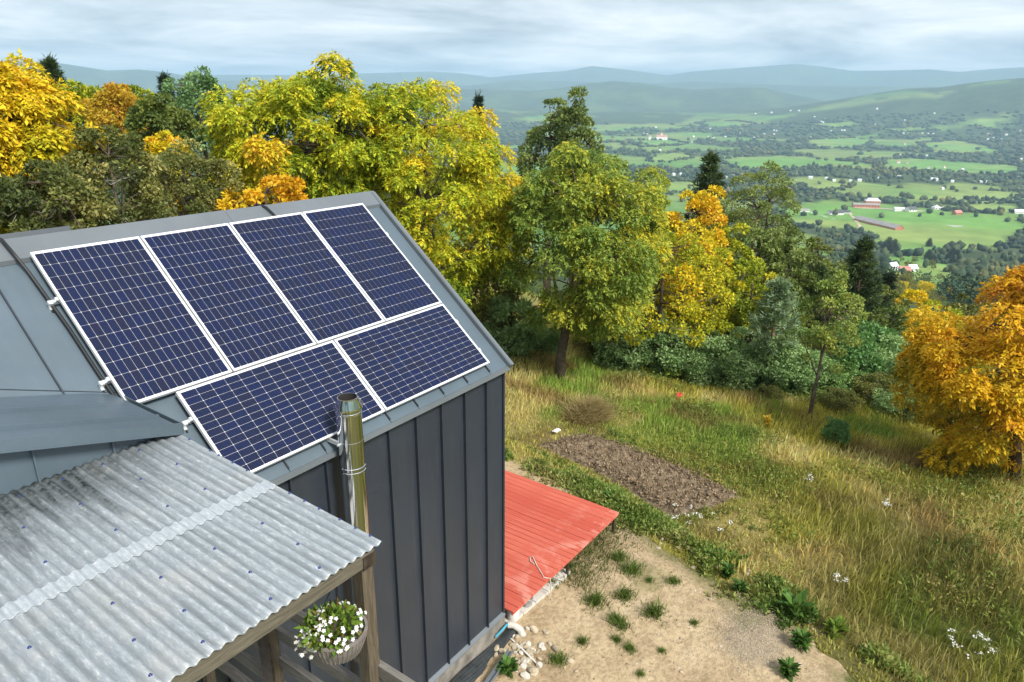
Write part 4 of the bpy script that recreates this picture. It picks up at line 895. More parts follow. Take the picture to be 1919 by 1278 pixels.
for i, (px, r, top, bot, w, pal, lab) in enumerate([(1355, 34, 430, 640, 120, G_YGREEN, 'yellow green tree filling the gap left of the tall poplar'), (1465, 37, 400, 680, 110, G_POPLAR, 'feathery mid green tree leaning on the tall poplar from the right'), (1510, 44, 470, 690, 105, [G_POPLAR[1], G_POPLAR[2], (0.24, 0.27, 0.07)], 'light olive tree in the middle of the slope wood'), (1560, 50, 470, 690, 100, G_POPLAR, 'dull green tree behind the young tree'), (1640, 48, 520, 710, 95, [G_POPLAR[1], (0.18, 0.22, 0.06), (0.30, 0.30, 0.07)], 'yellowish olive tree right of the large dark pine'), (1700, 46, 585, 730, 100, G_YGREEN, 'low yellow green tree below the round golden one'), (1770, 48, 600, 740, 110, G_YGREEN, 'yellow green tree half hidden by the orange tree'), (1440, 33, 560, 700, 90, G_YGREEN[:3], 'green sapling behind the young blue pine'), (1280, 36, 420, 640, 90, G_YELLOW, 'yellow crown between the walnut and the round yellow tree'), (1800, 60, 560, 700, 120, G_OLIVE[1:], 'olive crown behind the orange tree at its left top'), (1205, 32, 330, 600, 110, G_GREENW, 'green tree just behind the right side of the walnut'), (905, 31, 300, 620, 180, G_YGREEN[:3]+[(0.5, 0.45, 0.04)], 'yellow green tree filling the gap behind the golden edged walnut'), (760, 33, 250, 600, 160, G_YGREEN, 'yellow green tree seen through the gap between the two big walnuts')]):
    tree('slope_tree', lab, px, r, top, bot, w, pal, 8500, 0.10+0.0022*r, nclump=70, seed=120+i, rc=0.2, lump=0.28)
# undergrowth behind the house and between the trunks
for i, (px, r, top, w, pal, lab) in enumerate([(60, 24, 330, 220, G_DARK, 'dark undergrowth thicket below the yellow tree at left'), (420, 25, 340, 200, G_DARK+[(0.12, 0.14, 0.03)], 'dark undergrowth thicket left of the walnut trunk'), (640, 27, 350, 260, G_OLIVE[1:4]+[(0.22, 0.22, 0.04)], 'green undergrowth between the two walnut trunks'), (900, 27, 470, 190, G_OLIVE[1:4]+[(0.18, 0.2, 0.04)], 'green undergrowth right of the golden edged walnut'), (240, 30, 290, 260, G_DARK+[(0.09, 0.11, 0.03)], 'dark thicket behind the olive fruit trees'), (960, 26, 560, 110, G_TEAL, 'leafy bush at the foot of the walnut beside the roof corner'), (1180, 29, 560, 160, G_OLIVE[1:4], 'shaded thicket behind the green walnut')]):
    bp = at_dist(px, 500, r); gz0 = float(terrain(bp[:1], bp[1:2])[0]); zt = at_dist(px, top, r)[2]
    rng = np.random.default_rng(700+i); a = world_w(px, 500, r, w)/2; o = thing('thicket', lab, 'thicket', (bp[0], bp[1], gz0)); h = max(zt-gz0, 1.0)
    V, F, C, CC = broad_crown(np.array((0, 0, h*0.5)), a, h*0.52, pal, rng, 70, 5500, 0.16, rc=0.24); link('foliage', mesh_np('foliage', V, F, C), M['leaf'], o)
    mb = MB(); [mb.tube([(rng.normal()*0.3, rng.normal()*0.3, -0.2), CC[k]*0.5, CC[k]], [0.03, 0.02, 0.006], 4, False) for k in range(0, 70, 3)]; link('stem', mb.mesh('stem', True), M['bark'], o)
# bushes along the meadow's far edge
BPROTO = []
for i, (pal, leaf) in enumerate([(G_TEAL, 0.085), ([(0.10, 0.19, 0.06), (0.19, 0.33, 0.10), (0.32, 0.47, 0.16)], 0.095), (G_OLIVE[1:4]+[(0.2, 0.21, 0.07)], 0.08), ([(0.08, 0.18, 0.06), (0.15, 0.30, 0.10), (0.23, 0.42, 0.14)], 0.11)]):
    rng = np.random.default_rng(900+i); V, F, C, CC = broad_crown(np.array((0, 0, 0.85)), 1.0, 0.95, pal, rng, 75, 9500, leaf, rc=0.24, lump=0.35, shape='ovoid')
    mb = MB(); [mb.tube([(rng.normal()*0.1, rng.normal()*0.1, -0.3), CC[k]*np.array((.5, .5, .45)), CC[k]], [0.02, 0.014, 0.005], 4, False) for k in range(0, 75, 2)]
    f_ = mesh_np('foliage', V, F, C); f_.materials.append(M['leaf']); s_ = mb.mesh('stem', True); s_.materials.append(M['bark']); BPROTO.append((f_, s_))
BUSH = [(1010, 648, 70, 90, 0), (1130, 655, 80, 110, 2), (1190, 690, 95, 120, 0), (1245, 700, 100, 120, 0), (1215, 668, 90, 100, 1), (1300, 705, 105, 120, 0), (1350, 712, 100, 120, 0), (1275, 668, 90, 110, 1), (1400, 716, 100, 120, 0), (1330, 680, 90, 100, 1), (1445, 722, 105, 120, 0), (1490, 728, 100, 110, 0), (1535, 732, 95, 120, 1), (1390, 684, 80, 100, 2), (1470, 690, 80, 110, 0), (1580, 728, 110, 110, 3), (1620, 720, 120, 120, 3), (1655, 735, 95, 110, 0), (1695, 745, 90, 100, 0), (1530, 695, 80, 100, 2), (1640, 752, 60, 90, 2), (1715, 768, 80, 80, 2), (1680, 772, 50, 70, 0), (1570, 758, 45, 70, 2), (1740, 790, 70, 70, 2), (1430, 655, 70, 90, 2), (1565, 832, 45, 45, 3), (1440, 752, 30, 50, 2)]
ORD = ['leftmost', 'second from the left', 'third from the left', 'fourth from the left', 'fifth from the left', 'sixth from the left', 'seventh from the left', 'eighth from the left', 'ninth from the left', 'tenth from the left', 'eleventh from the left', 'twelfth from the left']
bl = ['blue green', 'fresh green', 'greyish olive', 'bright green']
for i, (px, py, h, w, k) in enumerate(BUSH):
    py += 10 if i < 26 else 0; h *= random.uniform(0.8, 1.1); g = ground_hit(px, py); r = float(np.hypot(*(g-CAM)[:2])); d = float(np.dot(g-CAM, _F))
    lab = bl[k]+' bush along the far meadow edge, '+ORD[sorted(q[0] for q in BUSH[:26] if q[4] == k).index(px)]+' of its colour' if i < 26 else ('small dark green bush alone in the dry meadow below the young tree' if i == 26 else 'low olive sapling bush at the meadow edge')
    o = thing('bush', lab, 'bush', g, (bl[k]+' bushes along the meadow edge') if i < 26 else None); sx = w/FPX*d/2*1.05; sz = h/FPX*d/1.75
    o.rotation_euler = (0, 0, random.uniform(0, 6.28)); o.scale = (sx, sx, sz); link('foliage', BPROTO[k][0], None, o); link('stem', BPROTO[k][1], None, o)

# ------------------------------------------------------------------ grass
def blades(X, Y, H, Wd, C, lean, rng, base=None, zoff=0.0):
    n = len(X); Z = terrain(X, Y) if base is None else base; B = np.stack([X, Y, Z+zoff-0.02], 1); th = rng.uniform(0, 6.28, n)
    s = np.stack([np.cos(th), np.sin(th), np.zeros(n)], 1); lv = nrm(np.stack([rng.normal(size=n), rng.normal(size=n), np.zeros(n)], 1)+np.array((0.35, -0.5, 0)))*(lean*H)[:, None]*rng.uniform(0.2, 1.3, (n, 1)); up = np.array((0, 0, 1.0))
    m = B+lv*0.35+up*(H*0.62)[:, None]; e_ = B+lv+up*(H*0.98)[:, None]; w = Wd[:, None]*0.5
    V = np.stack([B-s*w, B+s*w, m-s*w*0.8, m+s*w*0.8, e_-s*w*0.15, e_+s*w*0.15], 1).reshape(-1, 3); i = np.arange(n)[:, None]*6
    F = np.concatenate([i+np.array([[0, 1, 3, 2]]), i+np.array([[2, 3, 5, 4]])]); return V, F, np.repeat(C, 6, 0)
rng = np.random.default_rng(42); n = 150000
rr_ = 7.5+28.5*rng.random(n)**0.8; az = np.radians(rng.uniform(-7, 46, n))+YAW; X = CAM[0]+rr_*np.sin(az); Y = CAM[1]+rr_*np.cos(az)
sdy = polysd(X, Y, YARD); sdp = polysd(X, Y, PLOT)+(fbm(X, Y, 0.5, 3, 2)-0.5)*0.3; sdm = polysd(X, Y, MOWN)+(fbm(X, Y, 1.0, 5, 3)-0.5)*0.8
sds = polysd(X, Y, SOIL)+(fbm(X, Y, 0.7, 9, 3)-0.5)*0.7; edge_ = (sds < 0.12) & (sdy > -0.15); ok = ((sdy < -0.15) | edge_) & (sdp < 0.0) & ~((X < 3.6) & (Y > -0.4)) & (rr_ > 7.5); X, Y, sdm = X[ok], Y[ok], np.where(edge_, 1.0, sdm)[ok]
tall = sstep(0.15, -0.7, sdm); hn = fbm(X, Y, 1.7, 7, 4); Hh = (0.07+0.06*rng.random(len(X)))*(1-tall)+(0.12+0.40*hn*rng.uniform(0.5, 1.1, len(X)))*tall
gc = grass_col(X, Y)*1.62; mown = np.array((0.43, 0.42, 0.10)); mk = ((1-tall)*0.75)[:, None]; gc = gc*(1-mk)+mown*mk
gc = np.minimum(colmul(gc, rng, 0.38), 0.7); yel = rng.random(len(X)) < 0.12; gc[yel] = gc[yel]*0.4+np.array((0.42, 0.34, 0.16))*0.6
keep = rng.random(len(X)) < (0.62+0.38*(1-tall)); X, Y, Hh, gc = X[keep], Y[keep], Hh[keep], gc[keep]
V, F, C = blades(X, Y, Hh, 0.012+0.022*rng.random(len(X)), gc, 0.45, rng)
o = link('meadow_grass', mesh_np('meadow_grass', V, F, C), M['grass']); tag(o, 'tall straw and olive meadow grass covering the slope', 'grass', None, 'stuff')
# broad leaved herbs growing through the meadow
n = 9000; rr_ = 11+22*rng.random(n)**0.8; az = np.radians(rng.uniform(-6, 44, n))+YAW; X = CAM[0]+rr_*np.sin(az); Y = CAM[1]+rr_*np.cos(az); hb_ = fbm(X, Y, 2.2, 131, 4)
ok = (polysd(X, Y, YARD) < -0.3) & (polysd(X, Y, PLOT) < -0.1) & ~((X < 3.6) & (Y > -0.4)) & (hb_+rng.normal(size=n)*0.04 > 0.53); X, Y = X[ok], Y[ok]; n = len(X); k = 14; ci = np.repeat(np.arange(n), k); u = rdir(n*k, rng); u[:, 2] = np.abs(u[:, 2]); hz = 0.12+0.35*rng.random(n)
hz *= np.where(polysd(X, Y, MOWN) > 0, 0.35, 1.0); Q = np.stack([X[ci], Y[ci], terrain(X, Y)[ci]], 1)+u*np.stack([hz[ci]*0.55, hz[ci]*0.55, hz[ci]*1.3], 1)*rng.random((n*k, 1))**0.4
hc = ramp3(np.clip(fbm(X, Y, 1.5, 133, 3)*1.4-0.25+rng.normal(size=n)*0.15, 0, 1), [(0.075, 0.12, 0.025), (0.15, 0.22, 0.045), (0.28, 0.31, 0.065), (0.34, 0.25, 0.10)])
V, F, C = leafquads(Q, u+rng.normal(size=u.shape)*0.6, rng.normal(size=u.shape), rng.uniform(0.05, 0.13, n*k), rng.uniform(0.02, 0.05, n*k), colmul(hc[ci], rng, 0.3)); print('HERBS', n)
o = link('meadow_herbs', mesh_np('meadow_herbs', V, F, C), M['leaf']); tag(o, 'leafy green and brown herbs growing through the meadow grass', 'herbs', None, 'stuff')
# leafy weeds on the bank between yard and meadow
line = [(946, 842), (985, 858), (1040, 886), (1090, 915), (1140, 942), (1200, 975), (1260, 1010), (1330, 1045), (1400, 1085), (1470, 1125), (1540, 1180), (1620, 1240), (1700, 1300)]
lw = np.array([ground_hit(*p)[:2] for p in line]); n = 1600; tt = rng.random(n)*(len(lw)-1); ii = np.minimum(tt.astype(int), len(lw)-2); f = (tt-ii)[:, None]; pw = lw[ii]*(1-f)+lw[ii+1]*f
nv = np.stack([lw[ii+1][:, 1]-lw[ii][:, 1], -(lw[ii+1][:, 0]-lw[ii][:, 0])], 1); nv = nrm(nv); pw = pw+nv*(rng.normal(size=(n, 1))*0.36-0.05)
dens = fbm(pw[:, 0], pw[:, 1], 1.1, 61, 3); pw = pw[dens > 0.49]; n = len(pw); tt = tt[dens > 0.49]
hz = 0.04+0.27*fbm(pw[:, 0], pw[:, 1], 0.9, 67, 2)**1.5; k = 26; ci = np.repeat(np.arange(n), k); u = rdir(n*k, rng); u[:, 2] = np.abs(u[:, 2]); zz = terrain(pw[:, 0], pw[:, 1])
Q = np.stack([pw[ci, 0], pw[ci, 1], zz[ci]], 1)+u*np.stack([hz[ci]*0.9, hz[ci]*0.9, hz[ci]*1.3], 1)*rng.random((n*k, 1))**0.4
pal = [(0.06, 0.11, 0.02), (0.12, 0.20, 0.04), (0.20, 0.28, 0.06), (0.30, 0.29, 0.10), (0.26, 0.18, 0.08)]
cw_ = ramp3(np.clip(fbm(pw[:, 0], pw[:, 1], 1.4, 73, 3)[ci]*1.3-0.15+rng.normal(size=n*k)*0.12, 0, 1), pal)
V, F, C = leafquads(Q, u+rng.normal(size=u.shape)*0.5, rng.normal(size=u.shape), rng.uniform(0.05, 0.12, n*k), rng.uniform(0.025, 0.06, n*k), colmul(cw_, rng, 0.3))
o = link('bank_weeds', mesh_np('bank_weeds', V, F, C), M['leaf']); tag(o, 'low leafy weeds along the bank between sandy yard and meadow', 'weeds', None, 'stuff')
# grass tufts scattered over the yard
TUFT = []
for i in range(4):
    r_ = np.random.default_rng(300+i); n = 260; rad = np.abs(r_.normal(size=n))*0.10; th = r_.uniform(0, 6.28, n); X = rad*np.cos(th); Y = rad*np.sin(th)
    V, F, C = blades(X, Y, 0.07+0.14*r_.random(n)*(1-rad/0.5), np.full(n, 0.011), colmul(ramp3(r_.random(n), [(0.06, 0.11, 0.02), (0.11, 0.18, 0.03), (0.20, 0.25, 0.06)]), r_), 0.7, r_, np.zeros(n)); me = mesh_np('grass_tuft', V, F, C); me.materials.append(M['grass']); TUFT.append(me)
for i, (px, py, s) in enumerate([(1160, 1050, 1.2), (1182, 1076, 1.4), (1115, 1135, 1.5), (1170, 1122, 1.3), (1225, 1155, 1.5), (1165, 1178, 1.1), (1090, 1210, 0.8), (1262, 1096, 0.9), (1155, 1205, 0.7), (1300, 1173, 0.6), (1217, 1094, 0.6), (1152, 1168, 0.9), (1180, 1222, 0.8), (1200, 1270, 0.5), (1060, 1068, 1.1), (1035, 1100, 0.9), (1240, 1225, 0.5), (1045, 1245, 1.0)]):
    g = gsurf(px, py); o = link('grass_tuft', TUFT[i % 4], None, None, g); o.scale = (s, s, s*0.9); o.rotation_euler = (0, 0, random.uniform(0, 6)); tag(o, 'small green grass tuft growing in the bare sandy yard', 'grass tuft', 'grass tufts in the sandy yard')
# rank grass below the deck's edge
r_ = np.random.default_rng(77); n = 2600; X = r_.uniform(1.2, 3.9, n); Y = r_.normal(size=n)*0.35-0.15+0.1*(X-2); V, F, C = blades(X, Y, 0.06+0.16*r_.random(n), np.full(n, 0.013), colmul(ramp3(r_.random(n), [(0.05, 0.085, 0.015), (0.09, 0.14, 0.025), (0.17, 0.19, 0.045)]), r_), 0.7, r_, None, 0.02)
o = link('deck_grass', mesh_np('deck_grass', V, F, C), M['grass']); tag(o, 'rank dark green grass under the edge of the red deck', 'grass', None, 'stuff')
# broad leaved plants
def rosette(name, label, px, py, n, L, h, pal, seed, cat='plant', W=0.42, group=None):
    r_ = np.random.default_rng(seed); g = gsurf(px, py); th = r_.uniform(0, 6.28, n); el = r_.uniform(0.15, 1.1, n); D = np.stack([np.cos(th)*np.cos(el), np.sin(th)*np.cos(el), np.sin(el)], 1)
    P = np.stack([np.cos(th), np.sin(th), np.zeros(n)], 1)*r_.random((n, 1))*L*0.35; P[:, 2] = r_.random(n)*h; Sd = np.stack([-np.sin(th), np.cos(th), np.zeros(n)], 1); Ls = L*r_.uniform(0.6, 1.2, n)
    V, F, C = leafquads(P, D, Sd, Ls, Ls*W, colmul(ramp3(r_.random(n), pal), r_, 0.25), 0.25); o = thing(name, label, cat, g, group); link('leaves', mesh_np('leaves', V, F, C), M['leaf'], o)
    link('stem', MB().tube([(0, 0, -0.05), (0, 0, h+0.02)], [0.012, 0.005], 5).mesh('stem'), M['bark'], o); return o
GP = [(0.045, 0.11, 0.02), (0.08, 0.18, 0.035), (0.14, 0.26, 0.05)]
rosette('dock_plant', 'large leaved dock plant on the bank right of the gravel patch', 1487, 1150, 34, 0.34, 0.14, GP, 1)
rosette('weed_plant', 'dense dark green weed at the corner of the gravel patch', 1500, 1215, 120, 0.17, 0.20, GP, 2); rosette('weed_plant', 'dense green weed at the bottom edge below the gravel patch', 1476, 1266, 110, 0.17, 0.16, GP, 3)
rosette('weed_plant', 'spreading green weed on the yard edge near the rubble bank', 1362, 1082, 190, 0.13, 0.22, GP, 4); rosette('weed_plant', 'leafy green weed beside the rubble on the yard edge', 1385, 1108, 150, 0.13, 0.16, GP, 5)
rosette('weed_plant', 'fresh green weed at the bottom edge beside the rubble heap', 952, 1265, 90, 0.16, 0.14, GP, 6); rosette('weed_plant', 'yellow green weed on the bank below the dock plant', 1565, 1190, 50, 0.2, 0.2, [(0.1, 0.17, 0.02), (0.2, 0.28, 0.04)], 7)
rosette('weed_plant', 'dark green weed clump right of the deck corner', 1137, 942, 200, 0.12, 0.22, GP, 8)
def flowers(label, px, py, n, sp, h, seed):
    r_ = np.random.default_rng(seed); g = ground_hit(px, py); o = thing('wildflower', label, 'flower', g); mb = MB(); P = []
    for i in range(n):
        a, q = r_.uniform(0, 6.28), sp*math.sqrt(r_.random()); e_ = np.array((q*math.cos(a), q*math.sin(a), h*r_.uniform(0.7, 1.1))); mb.tube([e_*np.array((.6, .6, 0)), e_], 0.004, 3, False); P.append(e_)
    k = 9
    for e_ in P:
        V, F, C = leafquads(r_.normal(size=(k, 3))*np.array((0.03, 0.03, 0.012)), rdir(k, r_)*np.array((1, 1, .3)), rdir(k, r_), np.full(k, 0.04), np.full(k, 0.035), np.full((k, 3), 0.78)); link('flower_head', mesh_np('flower_head', V, F, C), M['leaf'], o, e_)
    st = link('stem', mb.mesh('stem'), M['grass'], o)
    if 'col' not in st.data.attributes:
        at = st.data.attributes.new('col', 'FLOAT_COLOR', 'POINT'); at.data.foreach_set('color', np.tile((0.1, 0.16, 0.04, 1), len(st.data.vertices)))
for i, (px, py, n, sp, lab) in enumerate([(1285, 985, 9, 0.45, 'white wildflowers on the bank below the tilled plot'), (1335, 1000, 7, 0.4, 'few white wildflowers on the bank right of the tilled plot corner'), (1575, 1108, 6, 0.14, 'small clump of white flowers in the grass above the dock plant'), (1818, 1232, 13, 0.40, 'spread of white flowers near the lower right corner'), (1658, 962, 6, 0.12, 'white flower heads alone in the dry meadow grass'), (1512, 916, 5, 0.12, 'tiny white flowers in the straw grass right of the tilled plot')]): flowers(lab, px, py, n, sp, 0.35, 400+i)
# hay heap and stray yellow bushlet
r_ = np.random.default_rng(55); g = ground_hit(1100, 782); n = 2600; a = r_.uniform(0, 6.28, n); q = 0.75*np.sqrt(r_.random(n)); X = g[0]+q*np.cos(a)*1.1; Y = g[1]+q*np.sin(a)*0.8
bz = terrain(X, Y)+0.42*(1-(q/0.78)**2)-0.1; V, F, C = blades(X-g[0], Y-g[1], 0.20+0.2*r_.random(n), np.full(n, 0.016), colmul(ramp3(r_.random(n), [(0.20, 0.15, 0.06), (0.36, 0.28, 0.12), (0.48, 0.40, 0.20)]), r_), 1.9, r_, bz-g[2])
o = link('hay_heap', mesh_np('hay_heap', V, F, C), M['grass'], None, g); tag(o, 'heap of dry mown hay beyond the tilled plot', 'hay heap')
rosette('yellow_plant', 'small bright yellow sapling in the rusty meadow grass', 1437, 800, 60, 0.16, 0.35, [(0.55, 0.40, 0.03), (0.65, 0.45, 0.05)], 61); rosette('yellow_plant', 'yellow leaved shrublet in front of the bushes right of the young tree', 1600, 770, 80, 0.18, 0.5, [(0.45, 0.40, 0.04), (0.6, 0.5, 0.05)], 62)
# basket planting
r_ = np.random.default_rng(66); bx, by, bz0 = BASKET; n = 620; u = rdir(n, r_); u[:, 2] = np.abs(u[:, 2]); P = np.array((bx, by, bz0+0.0))+u*np.array((0.20, 0.20, 0.13))*r_.random((n, 1))**0.3-_R*0.04
plant = thing('basket_flowers', 'white flowers and green foliage spilling from the hanging basket', 'flowers', (bx, by, bz0)); O = np.array((bx, by, bz0))
V, F, C = leafquads(P-O, u+r_.normal(size=u.shape)*0.4, r_.normal(size=u.shape), r_.uniform(0.03, 0.075, n), r_.uniform(0.02, 0.045, n), colmul(ramp3(r_.random(n), [(0.06, 0.12, 0.02), (0.16, 0.28, 0.04), (0.22, 0.34, 0.05), (0.16, 0.10, 0.03)]), r_)); link('leaves', mesh_np('leaves', V, F, C), M['leaf'], plant)
n = 135; u = rdir(n, r_); u[:, 2] = np.abs(u[:, 2])*1.0; cl = nrm(u-_R*0.5-_F*0.25)*np.array((0.225, 0.225, 0.15)); trail = r_.random(n) < 0.42; cl[trail] = (-_R*0.19-_F*0.08)+r_.normal(size=(int(trail.sum()), 3))*np.array((0.035, 0.035, 0.05))+np.array((0, 0, -0.06))
Q = np.repeat(cl, 5, 0); a = np.tile(np.arange(5)*1.2566, n); fn = nrm(np.repeat(u+np.array((-0.5, -0.5, 0.6)), 5, 0)); s1 = nrm(np.cross(fn, np.array((0, 0, 1.0)))); s2 = np.cross(fn, s1); D = s1*np.cos(a)[:, None]+s2*np.sin(a)[:, None]
V, F, C = leafquads(Q, D, np.cross(fn, D), np.full(n*5, 0.017), np.full(n*5, 0.015), np.full((n*5, 3), 0.82)); link('petals', mesh_np('petals', V, F, C), M['leaf'], plant)
# fern pot on the terrace
pz = thing('potted_fern', 'bushy green fern on the tiled porch floor', 'potted plant', (-7.03, -1.62, FLZ)); r_ = np.random.default_rng(68); n = 1500; u = rdir(n, r_); u[:, 2] = np.abs(u[:, 2]); P = u*np.array((0.26, 0.26, 0.22))*r_.random((n, 1))**0.35+np.array((0, 0, 1.15))
V, F, C = leafquads(P, u+r_.normal(size=u.shape)*0.3, r_.normal(size=u.shape), np.full(n, 0.07), np.full(n, 0.012), colmul(ramp3(r_.random(n), [(0.07, 0.13, 0.02), (0.16, 0.24, 0.03), (0.30, 0.30, 0.04)]), r_)); link('leaves', mesh_np('leaves', V, F, C), M['leaf'], pz)
link('pot', MB().lathe([(0.0, 0.0), (0.13, 0.0), (0.19, 1.02), (0.20, 1.05), (0.18, 1.05), (0.17, 1.0), (0.0, 1.0)], (0, 0, 0), 24).mesh('pot', True), M['basket'], pz)

# litter in the meadow
def crumple(name, label, px, py, s, mat, cat, seed):
    r_ = np.random.default_rng(seed); g = ground_hit(px, py); n = 9; U, Vv = np.meshgrid(np.linspace(-1, 1, n), np.linspace(-1, 1, n)); Z = r_.random((n, n))*0.5+0.4*(1-U**2)*(1-Vv**2); i = np.arange(n*n).reshape(n, n)
    F = np.stack([i[:-1, :-1].ravel(), i[:-1, 1:].ravel(), i[1:, 1:].ravel(), i[1:, :-1].ravel()], 1); V = np.stack([(U+r_.normal(size=U.shape)*0.1).ravel()*s, (Vv+r_.normal(size=U.shape)*0.1).ravel()*s*0.7, Z.ravel()*s+0.12], 1)
    return tag(link(name, mesh_np(name, V, F, None, True), mat, None, g), label, cat)
crumple('plastic_bag', 'crumpled red plastic bag lying in the meadow grass', 1272, 748, 0.16, simple('red_plastic', (0.55, 0.05, 0.05), 0.4), 'bag', 1)
crumple('plastic_bag', 'scrap of white plastic in the grass above the tilled plot', 1043, 815, 0.11, M['whiteplastic'], 'litter', 2)

r_ = np.random.default_rng(177); n = 900; q = r_.uniform(size=(n, 2))*np.array((7.5, 7.0))+np.array((-1.0, -6.5)); q = q[(polysd(q[:, 0], q[:, 1], SOIL) > 0.1) & ~((q[:, 0] < 0.2) & (q[:, 1] > -0.3)) & ~((q[:, 0] < 3.5) & (q[:, 1] > -0.1))]; n = len(q)
P = np.stack([q[:, 0], q[:, 1], terrain(q[:, 0], q[:, 1])+0.058+yard_h(q[:, 0], q[:, 1])], 1); u = rdir(n, r_)*np.array((1, 1, 0.25)); L = r_.uniform(0.015, 0.06, n)
V, F, C = leafquads(P, u, np.cross(u, np.array((0, 0, 1.0)))+r_.normal(size=u.shape)*0.2, L, L*r_.uniform(0.2, 0.6, n), colmul(ramp3(r_.random(n), [(0.10, 0.07, 0.04), (0.20, 0.13, 0.06), (0.42, 0.30, 0.10), (0.55, 0.50, 0.40)]), r_, 0.3))
o = link('yard_litter', mesh_np('yard_litter', V, F, C), M['leaf']); tag(o, 'dry leaves and twigs littering the sandy yard', 'litter', None, 'stuff')

# ------------------------------------------------------------------ clutter at the house corner and in the yard
def gz1(x, y): return float(terrain(np.array([x]), np.array([y]))[0])
def deckpt(px, py, z): d = ray1(px, py); return CAM+d*((z-CAM[2])/d[2])
s0 = deckpt(956, 1171, -4.99); s1 = deckpt(1049, 1089, -4.99); sv = s1-s0; sl_ = float(np.linalg.norm(sv)); sv = sv/sl_; sn = np.array((-sv[1], sv[0], 0)); L1 = sl_/4
SLAB = ['nearest the house corner', 'second from the house corner', 'third from the house corner, beneath the rope', 'fourth from the house corner, by the post', 'farthest from the house corner']
for i in range(5):
    m_ = MB().quadbox(s0+sv*(L1*i+0.008)+np.array((0, 0, -0.10)), sv*(L1-0.016), sn*0.42, (0, 0, 0.10+random.uniform(-.006, .006))); tag(part('paving_slab', m_, M['slab'], None), 'pale paving slab under the deck edge, '+SLAB[i], 'slab', 'pale slabs under the deck')
def bucket(label, px, py, mat, s=1.0):
    x, y, z0 = deckpt(px, py, -4.983); o = thing('bucket', label, 'bucket', (x, y, z0)); m_ = MB().lathe([(0.0, 0.0), (0.105*s, 0.0), (0.135*s, 0.25*s), (0.142*s, 0.25*s), (0.142*s, 0.262*s), (0.130*s, 0.262*s), (0.102*s, 0.012), (0.0, 0.012)], (x, y, z0), 28); part('bucket_body', m_, mat, o, True)
    hp = [(x+0.14*s*math.cos(a), y-0.12*s*math.sin(a), z0+0.25*s-0.10*s*math.sin(a)) for a in np.linspace(0, math.pi, 9)]; part('handle', MB().tube(hp, 0.004, 5), M['bracket'], o)
bucket('white plastic bucket on the slabs beside the house corner', 961, 1158, M['whiteplastic'], 0.9); bucket('mortar smeared dark bucket under the red deck edge', 987, 1131, M['greyplastic'], 0.95)
# rope with a loop lying on the deck and hanging over its edge
rpz = DZ+0.012; rp_ = [deckpt(*q, rpz) for q in ((1001, 1057), (994, 1052), (993, 1044), (998, 1043), (1002, 1051), (1006, 1060), (1011, 1068), (1016, 1076), (1019, 1082))]
e0 = rp_[-1]; rp_ += [np.array((e0[0]+0.05, DY0-0.018, DZ+0.01)), np.array((e0[0]+0.06, DY0-0.024, DZ-0.12)), np.array((e0[0]+0.06, DY0-0.03, DZ-0.38))]
tag(part('rope', MB().tube(rp_, 0.010, 6), M['rope'], None, True), 'pale rope with a loop lying over the edge of the red deck', 'rope')
# rubble stones
import bmesh
STN = []
for i in range(6):
    bm = bmesh.new(); bmesh.ops.create_icosphere(bm, subdivisions=2, radius=1.0); r_ = np.random.default_rng(800+i); w = r_.normal(size=(5, 3))*1.6
    cut = [(nrm(r_.normal(size=(1, 3)))[0], r_.uniform(0.55, 0.85)) for _ in range(7)]
    for v in bm.verts:
        c_ = np.array(v.co)
        for nn_, dd_ in cut:
            s_ = c_@nn_
            if s_ > dd_: c_ = c_-nn_*(s_-dd_)
        v.co = c_*np.array((1.0, 0.75, 0.55))
    me = bpy.data.meshes.new('stone'); bm.to_mesh(me); bm.free(); me.materials.append(M['stone'] if i < 4 else M['stonew']); STN.append(me)
r_ = np.random.default_rng(12)
spots = [(r_.normal(972, 22), r_.normal(1228, 26), r_.uniform(0.035, 0.085)) for _ in range(70)]+[(r_.normal(1340, 55), 0, r_.uniform(0.03, 0.08)) for _ in range(34)]+[(r_.uniform(1000, 1560), r_.uniform(1080, 1270), r_.uniform(0.018, 0.045)) for _ in range(34)]
spots += [(950, 1178, 0.10), (965, 1176, 0.10), (1000, 1185, 0.10), (1015, 1215, 0.09), (1040, 1222, 0.09), (1022, 1190, 0.07), (1068, 1245, 0.07), (1000, 1262, 0.12), (985, 1272, 0.10)]
for i, (px, py, s) in enumerate(spots):
    if 70 <= i < 104: py = 1040+(px-1300)*0.42+r_.normal()*13
    if py > 1300 or px < 925: continue
    g = gsurf(px, py)
    if g[1] > -0.14 and g[0] < 0.0: continue
    big = i >= 138; grp = 'rubble stones beside the house corner' if i < 70 else ('stones on the yard bank below the tilled plot' if i < 104 else ('larger pale stones near the rubble heap' if big else 'pebbles scattered over the sandy yard'))
    o = link('stone', STN[int(r_.integers(6))], None, None, g+np.array((0, 0, s*0.2))); o.scale = (s, s, s); o.rotation_euler = tuple(r_.uniform(-0.4, 0.4, 2))+(r_.uniform(0, 6.28),)
    tag(o, {'r': 'pale rubble stone in the heap beside the house corner', 's': 'stone in the rubble on the bank below the tilled plot', 'l': 'large pale stone near the rubble heap by the house', 'p': 'small pale pebble lying on the bare sandy yard'}[grp[0]], 'stone', grp)
